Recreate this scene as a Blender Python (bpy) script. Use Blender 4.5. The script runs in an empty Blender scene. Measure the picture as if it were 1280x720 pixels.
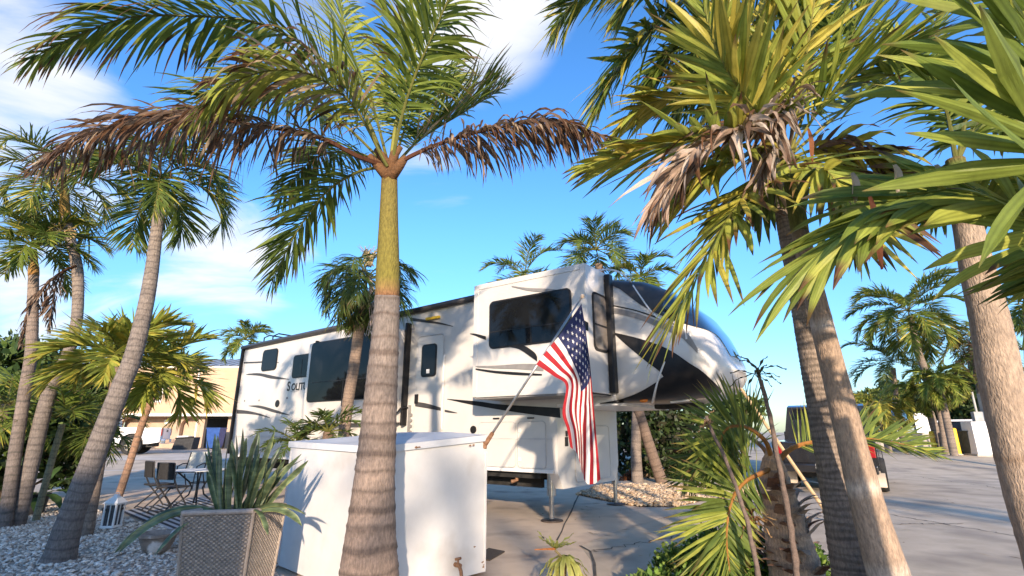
import bpy, bmesh, math, random
import numpy as np
from mathutils import Vector, Matrix
random.seed(7); RNG = np.random.default_rng(7)
scene = bpy.context.scene
COL = scene.collection
F = 640.0; H = 1.5; PITCH = math.atan(180/640)
CP, SP = math.cos(PITCH), math.sin(PITCH)

# ---------- photo measurements -> world points (each at its own real distance) ----------
def ray(x, y):
    u = (x-640)/F; v = -(y-360)/F
    return Vector((u, CP-v*SP, SP+v*CP))
def G(x, y, z=0.0):
    d = ray(x, y); t = (z-H)/d.z
    return Vector((d.x*t, d.y*t, z))
def D(x, y, Y):
    d = ray(x, y); t = Y/d.y
    return Vector((d.x*t, Y, H+d.z*t))
def wdepth(p): return p.y*CP + (p.z-H)*SP
def sstep(a, b, x):
    t = min(1, max(0, (x-a)/(b-a))); return t*t*(3-2*t)
def gz(x, y): return 0.45*sstep(17, 27, y)
def lerp(a, b, t): return a+(b-a)*t
def mixc(a, b, t): return tuple(a[i]+(b[i]-a[i])*t for i in range(3))

# ---------- materials ----------
MATS = {}
def mat(name, c1, c2=None, rough=.6, scale=6.0, detail=5, bump=0.0, bscale=None, metal=0.0, spec=.4,
        stretch=(1,1,1), vcol=False, trans=0.0, coat=0.0, lo=.35, hi=.65, c3=None, s3=1.0, t3=(.55,.7)):
    m = bpy.data.materials.new(name); m.use_nodes = True
    nt = m.node_tree; N = nt.nodes; L = nt.links
    b = N['Principled BSDF']; out = N['Material Output']
    b.inputs['Roughness'].default_value = rough; b.inputs['Metallic'].default_value = metal
    b.inputs['Specular IOR Level'].default_value = spec
    b.inputs['Coat Weight'].default_value = coat; b.inputs['Coat Roughness'].default_value = .05
    tc = N.new('ShaderNodeTexCoord'); mp = N.new('ShaderNodeMapping')
    mp.inputs['Scale'].default_value = stretch
    L.new(tc.outputs['Object'], mp.inputs['Vector'])
    nz = N.new('ShaderNodeTexNoise'); nz.inputs['Scale'].default_value = scale; nz.inputs['Detail'].default_value = detail
    nz.inputs['Roughness'].default_value = .62
    L.new(mp.outputs['Vector'], nz.inputs['Vector'])
    rp = N.new('ShaderNodeValToRGB'); rp.color_ramp.elements[0].position = lo; rp.color_ramp.elements[1].position = hi
    c2 = c2 or c1
    rp.color_ramp.elements[0].color = (*c1, 1); rp.color_ramp.elements[1].color = (*c2, 1)
    L.new(nz.outputs['Fac'], rp.inputs['Fac'])
    col = rp.outputs['Color']
    if c3:
        n3 = N.new('ShaderNodeTexNoise'); n3.inputs['Scale'].default_value = s3; n3.inputs['Detail'].default_value = 6
        L.new(tc.outputs['Object'], n3.inputs['Vector'])
        r3 = N.new('ShaderNodeMapRange'); r3.inputs['From Min'].default_value = t3[0]; r3.inputs['From Max'].default_value = t3[1]
        L.new(n3.outputs['Fac'], r3.inputs['Value'])
        mx3 = N.new('ShaderNodeMix'); mx3.data_type = 'RGBA'; mx3.inputs['B'].default_value = (*c3, 1)
        L.new(r3.outputs['Result'], mx3.inputs['Factor']); L.new(col, mx3.inputs['A']); col = mx3.outputs['Result']
    if vcol:
        at = N.new('ShaderNodeVertexColor'); at.layer_name = 'Col'
        mx = N.new('ShaderNodeMix'); mx.data_type = 'RGBA'; mx.blend_type = 'MULTIPLY'; mx.inputs['Factor'].default_value = 1
        L.new(at.outputs['Color'], mx.inputs['A']); L.new(col, mx.inputs['B']); col = mx.outputs['Result']
    L.new(col, b.inputs['Base Color'])
    if bump:
        nb = N.new('ShaderNodeTexNoise'); nb.inputs['Scale'].default_value = bscale or scale*2; nb.inputs['Detail'].default_value = 6
        L.new(mp.outputs['Vector'], nb.inputs['Vector'])
        bp = N.new('ShaderNodeBump'); bp.inputs['Strength'].default_value = bump; bp.inputs['Distance'].default_value = .02
        L.new(nb.outputs['Fac'], bp.inputs['Height']); L.new(bp.outputs['Normal'], b.inputs['Normal'])
    if trans:
        tr = N.new('ShaderNodeBsdfTranslucent'); L.new(col, tr.inputs['Color'])
        ms = N.new('ShaderNodeMixShader'); ms.inputs['Fac'].default_value = trans
        L.new(b.outputs[0], ms.inputs[1]); L.new(tr.outputs[0], ms.inputs[2]); L.new(ms.outputs[0], out.inputs['Surface'])
    MATS[name] = m
    return m
def flat(name, c, rough=.5, **k):
    return mat(name, tuple(x*.9 for x in c), tuple(min(1, x*1.06) for x in c), rough, **k)

# ---------- mesh builder ----------
ORG = {}
def org(o): return ORG.get(o, Vector((0,0,0))) if o else Vector((0,0,0))
class MB:
    def __init__(s): s.v=[]; s.f=[]; s.c=[]; s.m=[]; s.n=0
    def add(s, verts, faces, col=(1,1,1), mi=0):
        verts = np.asarray(verts, dtype=np.float32).reshape(-1,3)
        k = len(verts); off = s.n
        s.v.append(verts)
        c = np.asarray(col, dtype=np.float32)
        if c.ndim == 1: c = np.tile(c, (k,1))
        s.c.append(c)
        faces = list(faces)
        for f in faces: s.f.append([i+off for i in f])
        s.m += [mi]*len(faces); s.n += k
    def box(s, c, size, rot=None, bevel=0.0, col=(1,1,1), mi=0):
        bm = bmesh.new(); bmesh.ops.create_cube(bm, size=1)
        bmesh.ops.scale(bm, vec=size, verts=bm.verts)
        if bevel: bmesh.ops.bevel(bm, geom=bm.edges[:], offset=bevel, segments=2, affect='EDGES', profile=.6)
        M = Matrix.Translation(Vector(c)) @ (rot.to_4x4() if rot is not None else Matrix.Identity(4))
        bm.verts.index_update()
        s.add([tuple(M@v.co) for v in bm.verts], [[v.index for v in f.verts] for f in bm.faces], col, mi); bm.free()
    def hexa(s, p, col=(1,1,1), mi=0):   # 8 points: bottom 4, top 4
        s.add([tuple(q) for q in p], [(3,2,1,0),(4,5,6,7),(0,1,5,4),(1,2,6,5),(2,3,7,6),(3,0,4,7)], col, mi)
    def prism(s, poly, axis, a, b, col=(1,1,1), mi=0):  # poly in the two other axes
        n=len(poly)
        def P(q, t):
            q=list(q); q.insert(axis, t); return q
        v=[P(q,a) for q in poly]+[P(q,b) for q in poly]
        f=[list(range(n))[::-1], list(range(n,2*n))]+[(i,(i+1)%n,n+(i+1)%n,n+i) for i in range(n)]
        s.add(v,f,col,mi)
    def tube(s, pts, r, k=8, cap=True, col=(1,1,1), mi=0, flatten=None):
        pts=[Vector(p) for p in pts]; n=len(pts)
        rs = r if hasattr(r,'__len__') else [r]*n
        V=[]; prev=None
        for i,p in enumerate(pts):
            t=(pts[min(i+1,n-1)]-pts[max(i-1,0)]).normalized()
            if prev is None:
                u = t.cross(Vector((0,0,1)) if abs(t.z)<.95 else Vector((0,1,0))).normalized()
            else: u=(prev-t*prev.dot(t)).normalized()
            prev=u; w=t.cross(u)
            for j in range(k):
                a=2*math.pi*j/k
                V.append(p+u*(math.cos(a)*rs[i])+w*(math.sin(a)*rs[i]*(flatten or 1)))
        Fc=[(i*k+j,i*k+(j+1)%k,(i+1)*k+(j+1)%k,(i+1)*k+j) for i in range(n-1) for j in range(k)]
        if cap: Fc+= [list(range(k))[::-1], list(range((n-1)*k,n*k))]
        c=np.asarray(col,dtype=np.float32)
        if c.ndim==2 and len(c)==n: c=np.repeat(c,k,axis=0)
        s.add([tuple(v) for v in V],Fc,c,mi)
    def lathe(s, prof, c=(0,0,0), k=24, col=(1,1,1), mi=0, sx=1, sy=1):
        n=len(prof); V=[]
        for r,z in prof:
            for j in range(k):
                a=2*math.pi*j/k; V.append((c[0]+r*sx*math.cos(a),c[1]+r*sy*math.sin(a),c[2]+z))
        Fc=[(i*k+j,i*k+(j+1)%k,(i+1)*k+(j+1)%k,(i+1)*k+j) for i in range(n-1) for j in range(k)]
        Fc+=[list(range(k))[::-1], list(range((n-1)*k,n*k))]
        s.add(V,Fc,col,mi)
    def grid(s, P, col=(1,1,1), mi=0):  # P: rows x cols x 3
        R=len(P); C=len(P[0])
        s.add([tuple(p) for r in P for p in r],[(i*C+j,i*C+j+1,(i+1)*C+j+1,(i+1)*C+j) for i in range(R-1) for j in range(C-1)],col,mi)
    def build(s, name, mats, parent=None, smooth=False, ang=None, loc=None, rot=None):
        me=bpy.data.meshes.new(name)
        V=np.concatenate(s.v) if s.v else np.zeros((0,3),np.float32)
        o=bpy.data.objects.new(name,me)
        base = org(parent)
        if parent is None and loc is not None: base=Vector(loc)
        V=V-np.array(base,dtype=np.float32)
        me.from_pydata(V.tolist(),[],s.f)
        C=np.concatenate(s.c); ca=me.color_attributes.new('Col','FLOAT_COLOR','POINT')
        ca.data.foreach_set('color',np.concatenate([C,np.ones((len(C),1),np.float32)],1).ravel())
        for m in (mats if isinstance(mats,(list,tuple)) else [mats]): me.materials.append(MATS[m] if isinstance(m,str) else m)
        if any(s.m): me.polygons.foreach_set('material_index',s.m)
        if smooth:
            me.polygons.foreach_set('use_smooth',[True]*len(me.polygons))
            if ang: 
                bm=bmesh.new(); bm.from_mesh(me)
                for e in bm.edges:
                    e.smooth = not(len(e.link_faces)==2 and e.calc_face_angle(0)>math.radians(ang))
                bm.to_mesh(me); bm.free()
        me.update(); COL.objects.link(o)
        if parent is not None: o.parent=parent; ORG[o]=base
        else:
            o.location=base; ORG[o]=base
        return o
def tag(o,label=None,cat=None,group=None,kind=None):
    if label: o['label']=label
    if cat: o['category']=cat
    if group: o['group']=group
    if kind: o['kind']=kind
    return o
def thing(name,label,cat,loc,group=None,rotz=None):
    o=bpy.data.objects.new(name,None); COL.objects.link(o); o.location=loc; o.empty_display_size=.2
    tag(o,label,cat,group)
    if rotz is None: ORG[o]=Vector(loc)          # children given in world coordinates
    else: o.rotation_euler=(0,0,rotz); ORG[o]=Vector((0,0,0))   # children given in local coordinates
    return o
def structure(mb,name,m,**k): return tag(mb.build(name,m,**k),kind='structure')

# ---------- curves ----------
def catmull(P, n):
    P=np.array([tuple(p) for p in P],dtype=float)
    if len(P)==2: return P[0]+(P[1]-P[0])*np.linspace(0,1,n)[:,None]
    Q=np.vstack([2*P[0]-P[1],P,2*P[-1]-P[-2]])
    seg=np.linalg.norm(np.diff(P,axis=0),axis=1); cum=np.concatenate([[0],np.cumsum(seg)])
    T=np.linspace(0,cum[-1],n); out=[]
    for t in T:
        i=min(len(P)-2,max(0,np.searchsorted(cum,t,side='right')-1)); u=(t-cum[i])/max(1e-9,seg[i])
        a,b,c,d=Q[i],Q[i+1],Q[i+2],Q[i+3]
        out.append(.5*((2*b)+(-a+c)*u+(2*a-5*b+4*c-d)*u*u+(-a+3*b-3*c+d)*u**3))
    return np.array(out)
def nrm(a): return a/np.maximum(1e-9,np.linalg.norm(a,axis=-1,keepdims=True))

# ---------- pigments of palm leaves (linear albedo) ----------
GREEN=((.115,.17,.032),(.20,.25,.048)); LIME=((.23,.285,.055),(.40,.42,.085)); DARKG=((.075,.118,.028),(.135,.19,.042))
YEL=((.38,.35,.06),(.52,.44,.09)); BROWN=((.13,.082,.058),(.29,.20,.15)); TAN=((.34,.24,.16),(.55,.44,.33)); BLUEG=((.075,.13,.045),(.14,.19,.06))
TIPB=(.13,.065,.035)

def frond(mb, pts, n=60, ll=.6, lw=.03, pal=GREEN, t0=.18, th=(70,25), vee=25, droop=.8, seg=5, tip=.12, tipr=.5,
          dead=0.0, rr=.016, rcol=(.20,.20,.06), up=(0,0,1), twist=25, rnd=.12, sides=(1,-1), seed=None, fold=.0, prof=None, lls=(1,1), pal2=None, veins=0):
    """one pinnate frond: a tapering rachis and leaflets on both sides that bend under their weight"""
    rng=np.random.default_rng(seed if seed is not None else random.randint(0,10**6))
    R=catmull(pts,24)
    mb.tube([tuple(p) for p in R],[rr*(1-.85*i/23)+.002 for i in range(24)],6,col=rcol)
    M=catmull(pts,n+1); ts=np.linspace(0,1,n+1)
    keep=ts>=t0; M2=M[keep]; tt=ts[keep]
    T=nrm(np.gradient(M,axis=0))[keep]
    U=np.tile(np.array(up,float),(len(tt),1)); S=nrm(np.cross(T,U)); Nn=np.cross(S,T)
    u=(tt-t0)/(1-t0)
    for si,sd in enumerate(sides):
        k=len(tt)
        jit=rng.normal(0,1,(k,4))
        ths=np.radians(lerp(th[0],th[1],u)+jit[:,0]*8); ve=np.radians(vee+jit[:,1]*14)
        d=np.cos(ths)[:,None]*T+np.sin(ths)[:,None]*(np.cos(ve)[:,None]*S*sd+np.sin(ve)[:,None]*Nn)
        L=ll*lls[si]*(prof(u) if prof else np.minimum(1,.45+2.2*u)*np.minimum(1,.38+1.6*(1-u)))*(1+jit[:,2]*rnd)
        W=lw*(1+.15*jit[:,3])*np.minimum(1,.6+2*u)*np.minimum(1,.5+1.5*(1-u))
        tw=np.radians(rng.normal(0,twist,k))
        P=M2.copy()+rng.normal(0,.003,(k,3)); rows=[]; sh=[.45,.85,1,.9,.62,.05] if seg==5 else list(np.interp(np.linspace(0,1,seg+1),[0,.15,.45,.75,1],[.4,.85,1,.7,.04]))
        cur=rng.normal(0,.10+.25*dead,(k,3))
        dr=droop*(1+.3*rng.normal(0,1,k))
        for q in range(seg+1):
            Wd=nrm(T-(T*d).sum(1)[:,None]*d); B=np.cross(d,Wd)
            wv=np.cos(tw)[:,None]*Wd+np.sin(tw)[:,None]*B; bv=np.cross(d,wv)
            hw=(W*sh[q]*.5)[:,None]
            if veins: rows.append(np.stack([P+wv*hw*e+bv*hw*fold*abs(e) for e in np.linspace(-1,1,veins)],1))
            elif fold: rows.append(np.stack([P-wv*hw+bv*hw*fold,P,P+wv*hw+bv*hw*fold],1))
            else: rows.append(np.stack([P-wv*hw,P+wv*hw],1))
            P=P+d*(L/seg)[:,None]
            d=nrm(d+np.stack([cur[:,0]*.5/seg*2,cur[:,1]*.5/seg*2,-dr/seg*(.35+1.3*q/seg)+cur[:,2]/seg],1))
            tw=tw+rng.normal(0,.12+.5*dead,k)
        A=np.stack(rows,1)        # k, seg+1, c, 3
        c=A.shape[2]
        g=rng.random((k,1,1,1)); base=np.array(pal[0])*(1-g)+np.array(pal[1])*g
        if pal2 is not None:
            pick=(rng.random((k,1,1,1))<pal2[1]); g2=rng.random((k,1,1,1)); base=np.where(pick,np.array(pal2[0][0])*(1-g2)+np.array(pal2[0][1])*g2,base)
        base=np.broadcast_to(base,A.shape).copy()
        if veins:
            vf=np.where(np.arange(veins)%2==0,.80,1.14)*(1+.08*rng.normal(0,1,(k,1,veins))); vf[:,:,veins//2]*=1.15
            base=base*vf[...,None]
        tl=np.linspace(0,1,seg+1)[None,:,None,None]
        thr=1-tip*(1+tipr*rng.normal(0,1,(k,1,1,1)))
        f=np.clip((tl-thr)/.10+.5,0,1)*(0 if tip==0 else 1)
        base=base*(1-f)+np.array(TIPB)*(.6+.8*rng.random((k,1,1,1)))*f
        nv=(seg+1)*c
        idx=[]
        for i in range(k):
            o=i*nv
            for q in range(seg):
                for j in range(c-1):
                    a=o+q*c+j; idx.append((a,a+1,a+c+1,a+c))
        mb.add(A.reshape(-1,3),idx,base.reshape(-1,3))

def arc(C, az, el, L, arch, n=8, side=0.0):
    """centre line of a frond leaving a crown at azimuth az and elevation el and bending down by arch"""
    p=Vector(C); out=[p.copy()]
    for k in range(n):
        e=el-arch*((k+.5)/n)**1.25; a=az+side*((k+.5)/n)
        p=p+Vector((math.cos(e)*math.cos(a),math.cos(e)*math.sin(a),math.sin(e)))*(L/n); out.append(p.copy())
    return out

def trunk(mb, pts, spacing=.15, rw=.2, col=((.20,.16,.13),(.24,.2,.17)), ringc=(.09,.07,.06), bulge=.0, k=20, irr=.25, ground=True, light_ring=False, grow=None, fine=0):
    """palm trunk through measured points (x, y, distance, width in the photo); leaf-scar rings along it"""
    W=[D(x,y,Y) for x,y,Y,w in pts]; R=[w*.5*wdepth(p)/F for p,(x,y,Y,w) in zip(W,pts)]
    if ground:
        g=gz(W[0].x,W[0].y); W[0].z=g-.03
    n0=max(8,int(sum((W[i+1]-W[i]).length for i in range(len(W)-1))/spacing*7))
    n0=min(n0,420)
    P=catmull(W,n0); seg=np.concatenate([[0],np.cumsum(np.linalg.norm(np.diff(P,axis=0),axis=1))])
    cw=np.concatenate([[0],np.cumsum([ (W[i+1]-W[i]).length for i in range(len(W)-1)])])
    rad=np.interp(seg/seg[-1]*cw[-1],cw,R)
    cols=[];rr=[]; rng=random.Random(int(abs(pts[0][0])*7+pts[0][1]))
    edge=0; sp=spacing; nr=rng.random()
    for i,s in enumerate(seg):
        while s>edge+sp: edge+=sp; sp=spacing*(1+irr*(rng.random()-.5)*2)*(1-.35*s/seg[-1]); nr=rng.random()
        ph=(s-edge)/sp
        t=s/seg[-1]
        b=mixc(col[0],col[1],t); b=tuple(x*(.9+.2*nr) for x in b)
        if ph<rw: b=mixc(ringc,b,.15+.25*nr)
        cols.append(b); rr.append(rad[i]*(1+(bulge if ph<rw else 0)-(.3*bulge*ph)))
    V=[];C=[]
    nz=np.random.default_rng(int(pts[0][0]))
    prev=None
    for i in range(len(P)):
        t=nrm(P[min(i+1,len(P)-1)]-P[max(0,i-1)])
        u=np.cross(t,[0,1,0]) if prev is None else prev-t*np.dot(prev,t); u=nrm(u); prev=u; w=np.cross(t,u)
        for j in range(k):
            a=2*math.pi*j/k; r=rr[i]*(1+.012*nz.normal())
            V.append(P[i]+u*math.cos(a)*r+w*math.sin(a)*r+t*(.006*math.sin(3*a+i*.3)))
            C.append(np.array(cols[i])*(1+.06*nz.normal()))
    n=len(P)
    mb.add(V,[(i*k+j,i*k+(j+1)%k,(i+1)*k+(j+1)%k,(i+1)*k+j) for i in range(n-1) for j in range(k)]+[list(range((n-1)*k,n*k))],np.clip(C,0,1))
    return W,R
def shaft(mb, A, B, ra, rb, ca=(.16,.20,.03), cb=(.10,.16,.03), k=18, bulge=.15, cbase=None):
    n=14; A=Vector(A); B=Vector(B); pts=[]; rs=[]; cs=[]
    for i in range(n+1):
        t=i/n; pts.append(A.lerp(B,t)); rs.append(lerp(ra,rb,t)*(1+bulge*math.sin(min(1,t*1.6)*math.pi)*(1-t)))
        c=mixc(ca,cb,t)
        if cbase and t<.12: c=mixc(cbase,c,t/.12)
        if t>.85: c=mixc(c,(.16,.08,.03),(t-.85)/.15*.7)
        cs.append(c)
    mb.tube(pts,rs,k,col=np.array(cs))
EXPO=1.43; SKY_SAT=1.18; SKY_VAL=1.0
CLOUDS=[(-40,120,15,.44),(600,10,13,.44),(530,240,8,.25),(265,325,10,.34),(-20,370,10,.26),(170,395,8,.18),(380,-20,14,.22),(580,340,6,.14)]
CLOUDC=(2.6,2.65,2.75,1)
SHADEPALMS=[('slim palm behind the viewpoint shading the front of the storage box',.75,-15,6.5,11,1.5,71),('palm behind the viewpoint shading the middle of the road',9.5,-3.0,4.4,12,1.7,73),('palm beside the road outside the frame on the right',20,1.5,4.6,12,1.9,75)]  # unseen palms, added only for the shadows they cast into view

# ================= light, sky, camera =================
SUN_EL=math.radians(15); SUN_AZ=math.radians(176.4)   # azimuth from +Y clockwise: behind the camera
sd=Vector((math.sin(SUN_AZ)*math.cos(SUN_EL),math.cos(SUN_AZ)*math.cos(SUN_EL),math.sin(SUN_EL)))
sl=bpy.data.lights.new('sun','SUN'); sl.energy=3.1; sl.angle=math.radians(1.1); sl.color=(1,.80,.60)
so=bpy.data.objects.new('sun',sl); COL.objects.link(so); so.rotation_euler=(-sd).to_track_quat('-Z','Y').to_euler(); so.location=sd*80
w=bpy.data.worlds.new('World'); scene.world=w; w.use_nodes=True
nt=w.node_tree; N=nt.nodes; L=nt.links
bg=N['Background']; bg.inputs['Strength'].default_value=.15
sky=N.new('ShaderNodeTexSky'); sky.sky_type='NISHITA'; sky.sun_disc=False; sky.sun_elevation=SUN_EL; sky.sun_rotation=SUN_AZ
sky.air_density=1.0; sky.dust_density=.6; sky.ozone_density=3.0; sky.altitude=0
hs=N.new('ShaderNodeHueSaturation'); hs.inputs['Saturation'].default_value=SKY_SAT; hs.inputs['Value'].default_value=SKY_VAL
L.new(sky.outputs[0],hs.inputs['Color'])
tc=N.new('ShaderNodeTexCoord')
sep=N.new('ShaderNodeSeparateXYZ'); L.new(tc.outputs['Generated'],sep.inputs[0])
def mth(op,a,b=None,c=None):
    n=N.new('ShaderNodeMath'); n.operation=op
    for i,x in enumerate((a,b,c)):
        if x is None: continue
        if isinstance(x,(int,float)): n.inputs[i].default_value=x
        else: L.new(x,n.inputs[i])
    return n.outputs[0]
zz=mth('ADD',mth('MAXIMUM',sep.outputs['Z'],0.0),.22)
cx=mth('DIVIDE',sep.outputs['X'],zz); cy=mth('DIVIDE',sep.outputs['Y'],zz)
cmb=N.new('ShaderNodeCombineXYZ'); L.new(mth('MULTIPLY',cx,.8),cmb.inputs[0]); L.new(mth('MULTIPLY',cy,1.5),cmb.inputs[1])
nz=N.new('ShaderNodeTexNoise'); nz.inputs['Scale'].default_value=1.25; nz.inputs['Detail'].default_value=10; nz.inputs['Roughness'].default_value=.56
nz.inputs['Distortion'].default_value=.9
L.new(cmb.outputs[0],nz.inputs['Vector'])
mask=None
for px,py,rad,amp in CLOUDS:      # cloud banks, each a direction in the sky
    d=ray(px,py).normalized()
    dv=N.new('ShaderNodeVectorMath'); dv.operation='DOT_PRODUCT'; dv.inputs[1].default_value=d; L.new(tc.outputs['Generated'],dv.inputs[0])
    mr=N.new('ShaderNodeMapRange'); mr.interpolation_type='SMOOTHSTEP'
    mr.inputs['From Min'].default_value=math.cos(math.radians(rad)); mr.inputs['From Max'].default_value=1.0
    mr.inputs['To Max'].default_value=amp; L.new(dv.outputs['Value'],mr.inputs['Value'])
    mask=mr.outputs['Result'] if mask is None else mth('MAXIMUM',mask,mr.outputs['Result'])
cm=N.new('ShaderNodeMapRange'); cm.interpolation_type='SMOOTHSTEP'; cm.inputs['From Min'].default_value=.68; cm.inputs['From Max'].default_value=.96
L.new(mth('ADD',nz.outputs['Fac'],mask),cm.inputs['Value'])
mix=N.new('ShaderNodeMix'); mix.data_type='RGBA'; L.new(cm.outputs['Result'],mix.inputs['Factor']); tint=N.new('ShaderNodeMix'); tint.data_type='RGBA'; tint.blend_type='MULTIPLY'; tint.inputs['Factor'].default_value=1; tint.inputs['B'].default_value=(.76,.83,.94,1); L.new(hs.outputs[0],tint.inputs['A']); hz_=N.new('ShaderNodeMapRange'); hz_.interpolation_type='SMOOTHSTEP'; hz_.inputs['From Min'].default_value=-.02; hz_.inputs['From Max'].default_value=.40; hz_.inputs['To Min'].default_value=.66; hz_.inputs['To Max'].default_value=1.0
L.new(N.new('ShaderNodeTexCoord').outputs['Generated'],N.new('ShaderNodeSeparateXYZ').inputs[0]); sz_=[n for n in N if n.type=='SEPXYZ'][-1]; L.new(sz_.outputs['Z'],hz_.inputs['Value'])
dk=N.new('ShaderNodeVectorMath'); dk.operation='SCALE'; L.new(tint.outputs['Result'],dk.inputs[0]); L.new(hz_.outputs['Result'],dk.inputs['Scale']); L.new(dk.outputs['Vector'],mix.inputs['A'])
mix.inputs['B'].default_value=CLOUDC
L.new(mix.outputs['Result'],bg.inputs['Color'])
cam=bpy.data.cameras.new('camera'); co=bpy.data.objects.new('camera',cam); COL.objects.link(co)
cam.sensor_width=36; cam.lens=36*F/1280; cam.clip_end=3000; cam.clip_start=.05
co.location=(0,0,H); co.rotation_euler=(math.pi/2+PITCH,0,0); scene.camera=co
vs=scene.view_settings; vs.view_transform='Standard'; vs.look='None'; vs.gamma=1; vs.exposure=EXPO
scene.render.engine='CYCLES'; scene.cycles.max_bounces=8; scene.cycles.transparent_max_bounces=8

# ================= materials =================
mat('asphalt',(.44,.36,.265),(.57,.475,.36),.9,scale=1.3,detail=10,bump=.5,bscale=120,stretch=(1,1,1),c3=(.29,.24,.19),s3=.8,t3=(.50,.72))
mat('concrete',(.53,.41,.295),(.65,.515,.38),.85,scale=1.1,detail=10,bump=.35,bscale=90,c3=(.31,.23,.175),s3=1.1,t3=(.50,.70))
mat('walk',(.40,.36,.31),(.52,.48,.42),.9,scale=2,detail=8)
mat('soil',(.05,.035,.022),(.10,.075,.05),.95,scale=9,bump=.8,bscale=30)
mat('sand',(.36,.29,.23),(.46,.38,.31),.95,scale=.6)
mat('joint',(.05,.045,.04),(.09,.08,.07),.9)
mat('stone',(.62,.6,.58),(1,1,1),.8,scale=30,vcol=True)
mat('rvwhite',(.56,.535,.50),(.61,.585,.55),.24,scale=1.2,detail=6,spec=.5,coat=.3)
mat('rvtrim',(.68,.67,.65),(.76,.75,.73),.3)
mat('rvline',(.42,.41,.40),(.5,.49,.48),.5)
mat('rvblack',(.012,.012,.014),(.022,.021,.022),.3,scale=3,spec=.22)
mat('rvchar',(.045,.042,.044),(.07,.066,.066),.35,scale=3,spec=.25)
mat('rvgray',(.20,.19,.185),(.26,.25,.24),.4)
mat('glass',(.006,.007,.009),(.010,.011,.013),.04,scale=2,spec=.3)
mat('cabglass',(.008,.012,.02),(.014,.02,.032),.03,spec=.8,coat=1)
mat('screen',(.14,.12,.10),(.2,.17,.15),.15,spec=.6)
mat('under',(.012,.012,.012),(.03,.028,.026),.8)
mat('rubber',(.015,.015,.015),(.03,.03,.03),.8,scale=20)
mat('steel',(.42,.41,.40),(.58,.57,.56),.28,metal=.9,scale=10)
mat('darksteel',(.05,.04,.035),(.12,.09,.07),.6,metal=.4,scale=14)
mat('rust',(.14,.06,.03),(.28,.16,.09),.8,scale=30,bump=.4)
flat('amber',(.8,.22,.02),.2); flat('red',(.28,.008,.012),.3); flat('yellow',(.78,.50,.04),.55)
mat('shed',(.58,.57,.56),(.66,.65,.64),.5,scale=2.2,detail=9,bump=.10,bscale=9,spec=.35,c3=(.48,.45,.42),s3=1.6,t3=(.58,.75))
mat('shedtop',(.52,.54,.57),(.64,.65,.67),.45,scale=3,detail=8)
mat('wick',(.40,.345,.30),(.52,.455,.40),.8,scale=40,bump=.2,vcol=True)
mat('leaf',(.82,.84,.78),(1.12,1.1,1.05),.42,scale=9,detail=4,vcol=True,trans=.40,spec=.22)
mat('bark',(.66,.66,.66),(1.2,1.18,1.15),.9,scale=38,detail=8,vcol=True,bump=.7,bscale=60,stretch=(1.6,1.6,.5))
mat('fibre',(.7,.7,.7),(1.15,1.1,1.05),.9,scale=30,detail=6,vcol=True,bump=.5,bscale=50)
mat('sansev',(.62,.68,.62),(1.12,1.12,1.05),.4,scale=14,detail=5,vcol=True,stretch=(.5,.5,2.2),lo=.42,hi=.58,spec=.4)
mat('terracotta',(.28,.10,.05),(.4,.17,.09),.8,scale=12); mat('blackpot',(.015,.015,.016),(.03,.03,.03),.5)
mat('claybowl',(.20,.16,.13),(.32,.27,.23),.9,scale=12,c3=(.72,.7,.68),s3=3.5,t3=(.56,.62),bump=.4)
mat('white',(.74,.74,.73),(.82,.82,.81),.4,scale=5); mat('cream',(.62,.58,.5),(.7,.66,.58),.7,scale=8)
mat('lampwood',(.55,.42,.30),(.7,.56,.42),.7,scale=20); mat('lamptop',(.22,.15,.10),(.30,.21,.14),.8,scale=12)
mat('iron',(.025,.025,.028),(.05,.05,.055),.5,scale=16); mat('mesh',(.012,.012,.013),(.035,.034,.035),.7,scale=60)
mat('tableglass',(.62,.64,.62),(.70,.72,.70),.4,spec=.5); mat('sling',(.55,.56,.50),(.63,.64,.58),.8,scale=30)
mat('rugdark',(.03,.03,.034),(.05,.05,.055),.95,scale=40); mat('ruglight',(.45,.45,.46),(.55,.55,.56),.95,scale=40)
mat('peach',(.48,.325,.21),(.53,.37,.245),.85,scale=1.5,detail=7,bump=.1,bscale=20); mat('stucco',(.40,.29,.21),(.47,.35,.26),.9,scale=1.2,detail=8,bump=.15,bscale=30)
mat('roofmetal',(.22,.26,.31),(.28,.32,.37),.4,scale=1,stretch=(6,1,1)); mat('fascia',(.74,.72,.68),(.8,.78,.74),.6)
mat('binblue',(.02,.06,.22),(.03,.09,.3),.4); mat('dark',(.02,.02,.02),(.04,.04,.04),.7)
mat('carwhite',(.72,.72,.72),(.78,.78,.78),.25,coat=.6); mat('carblack',(.012,.012,.014),(.02,.02,.022),.22,coat=.8); mat('carsilver',(.42,.44,.46),(.5,.52,.54),.3,coat=.5)
mat('flap',(.58,.48,.38),(.68,.57,.46),.5); mat('chrome',(.6,.6,.6),(.75,.75,.75),.12,metal=1)
flat('flagred',(.34,.012,.022),.75,trans=.2); flat('flagwhite',(.80,.78,.76),.75,trans=.2); flat('flagblue',(.022,.03,.105),.75,trans=.2)
mat('woodpole',(.42,.30,.17),(.52,.38,.22),.7,scale=20); mat('greybox',(.30,.31,.32),(.38,.39,.40),.5); mat('cabinet',(.72,.73,.74),(.78,.79,.8),.45)
mat('bluesail',(.10,.30,.52),(.14,.36,.6),.7); mat('blockwall',(.30,.27,.25),(.42,.38,.35),.9,scale=3,detail=8)
mat('hedge',(.7,.72,.66),(1.15,1.12,1.05),.6,scale=3,vcol=True,trans=.15)
mat('doormat',(.04,.03,.025),(.07,.055,.045),.95,scale=50)

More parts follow.
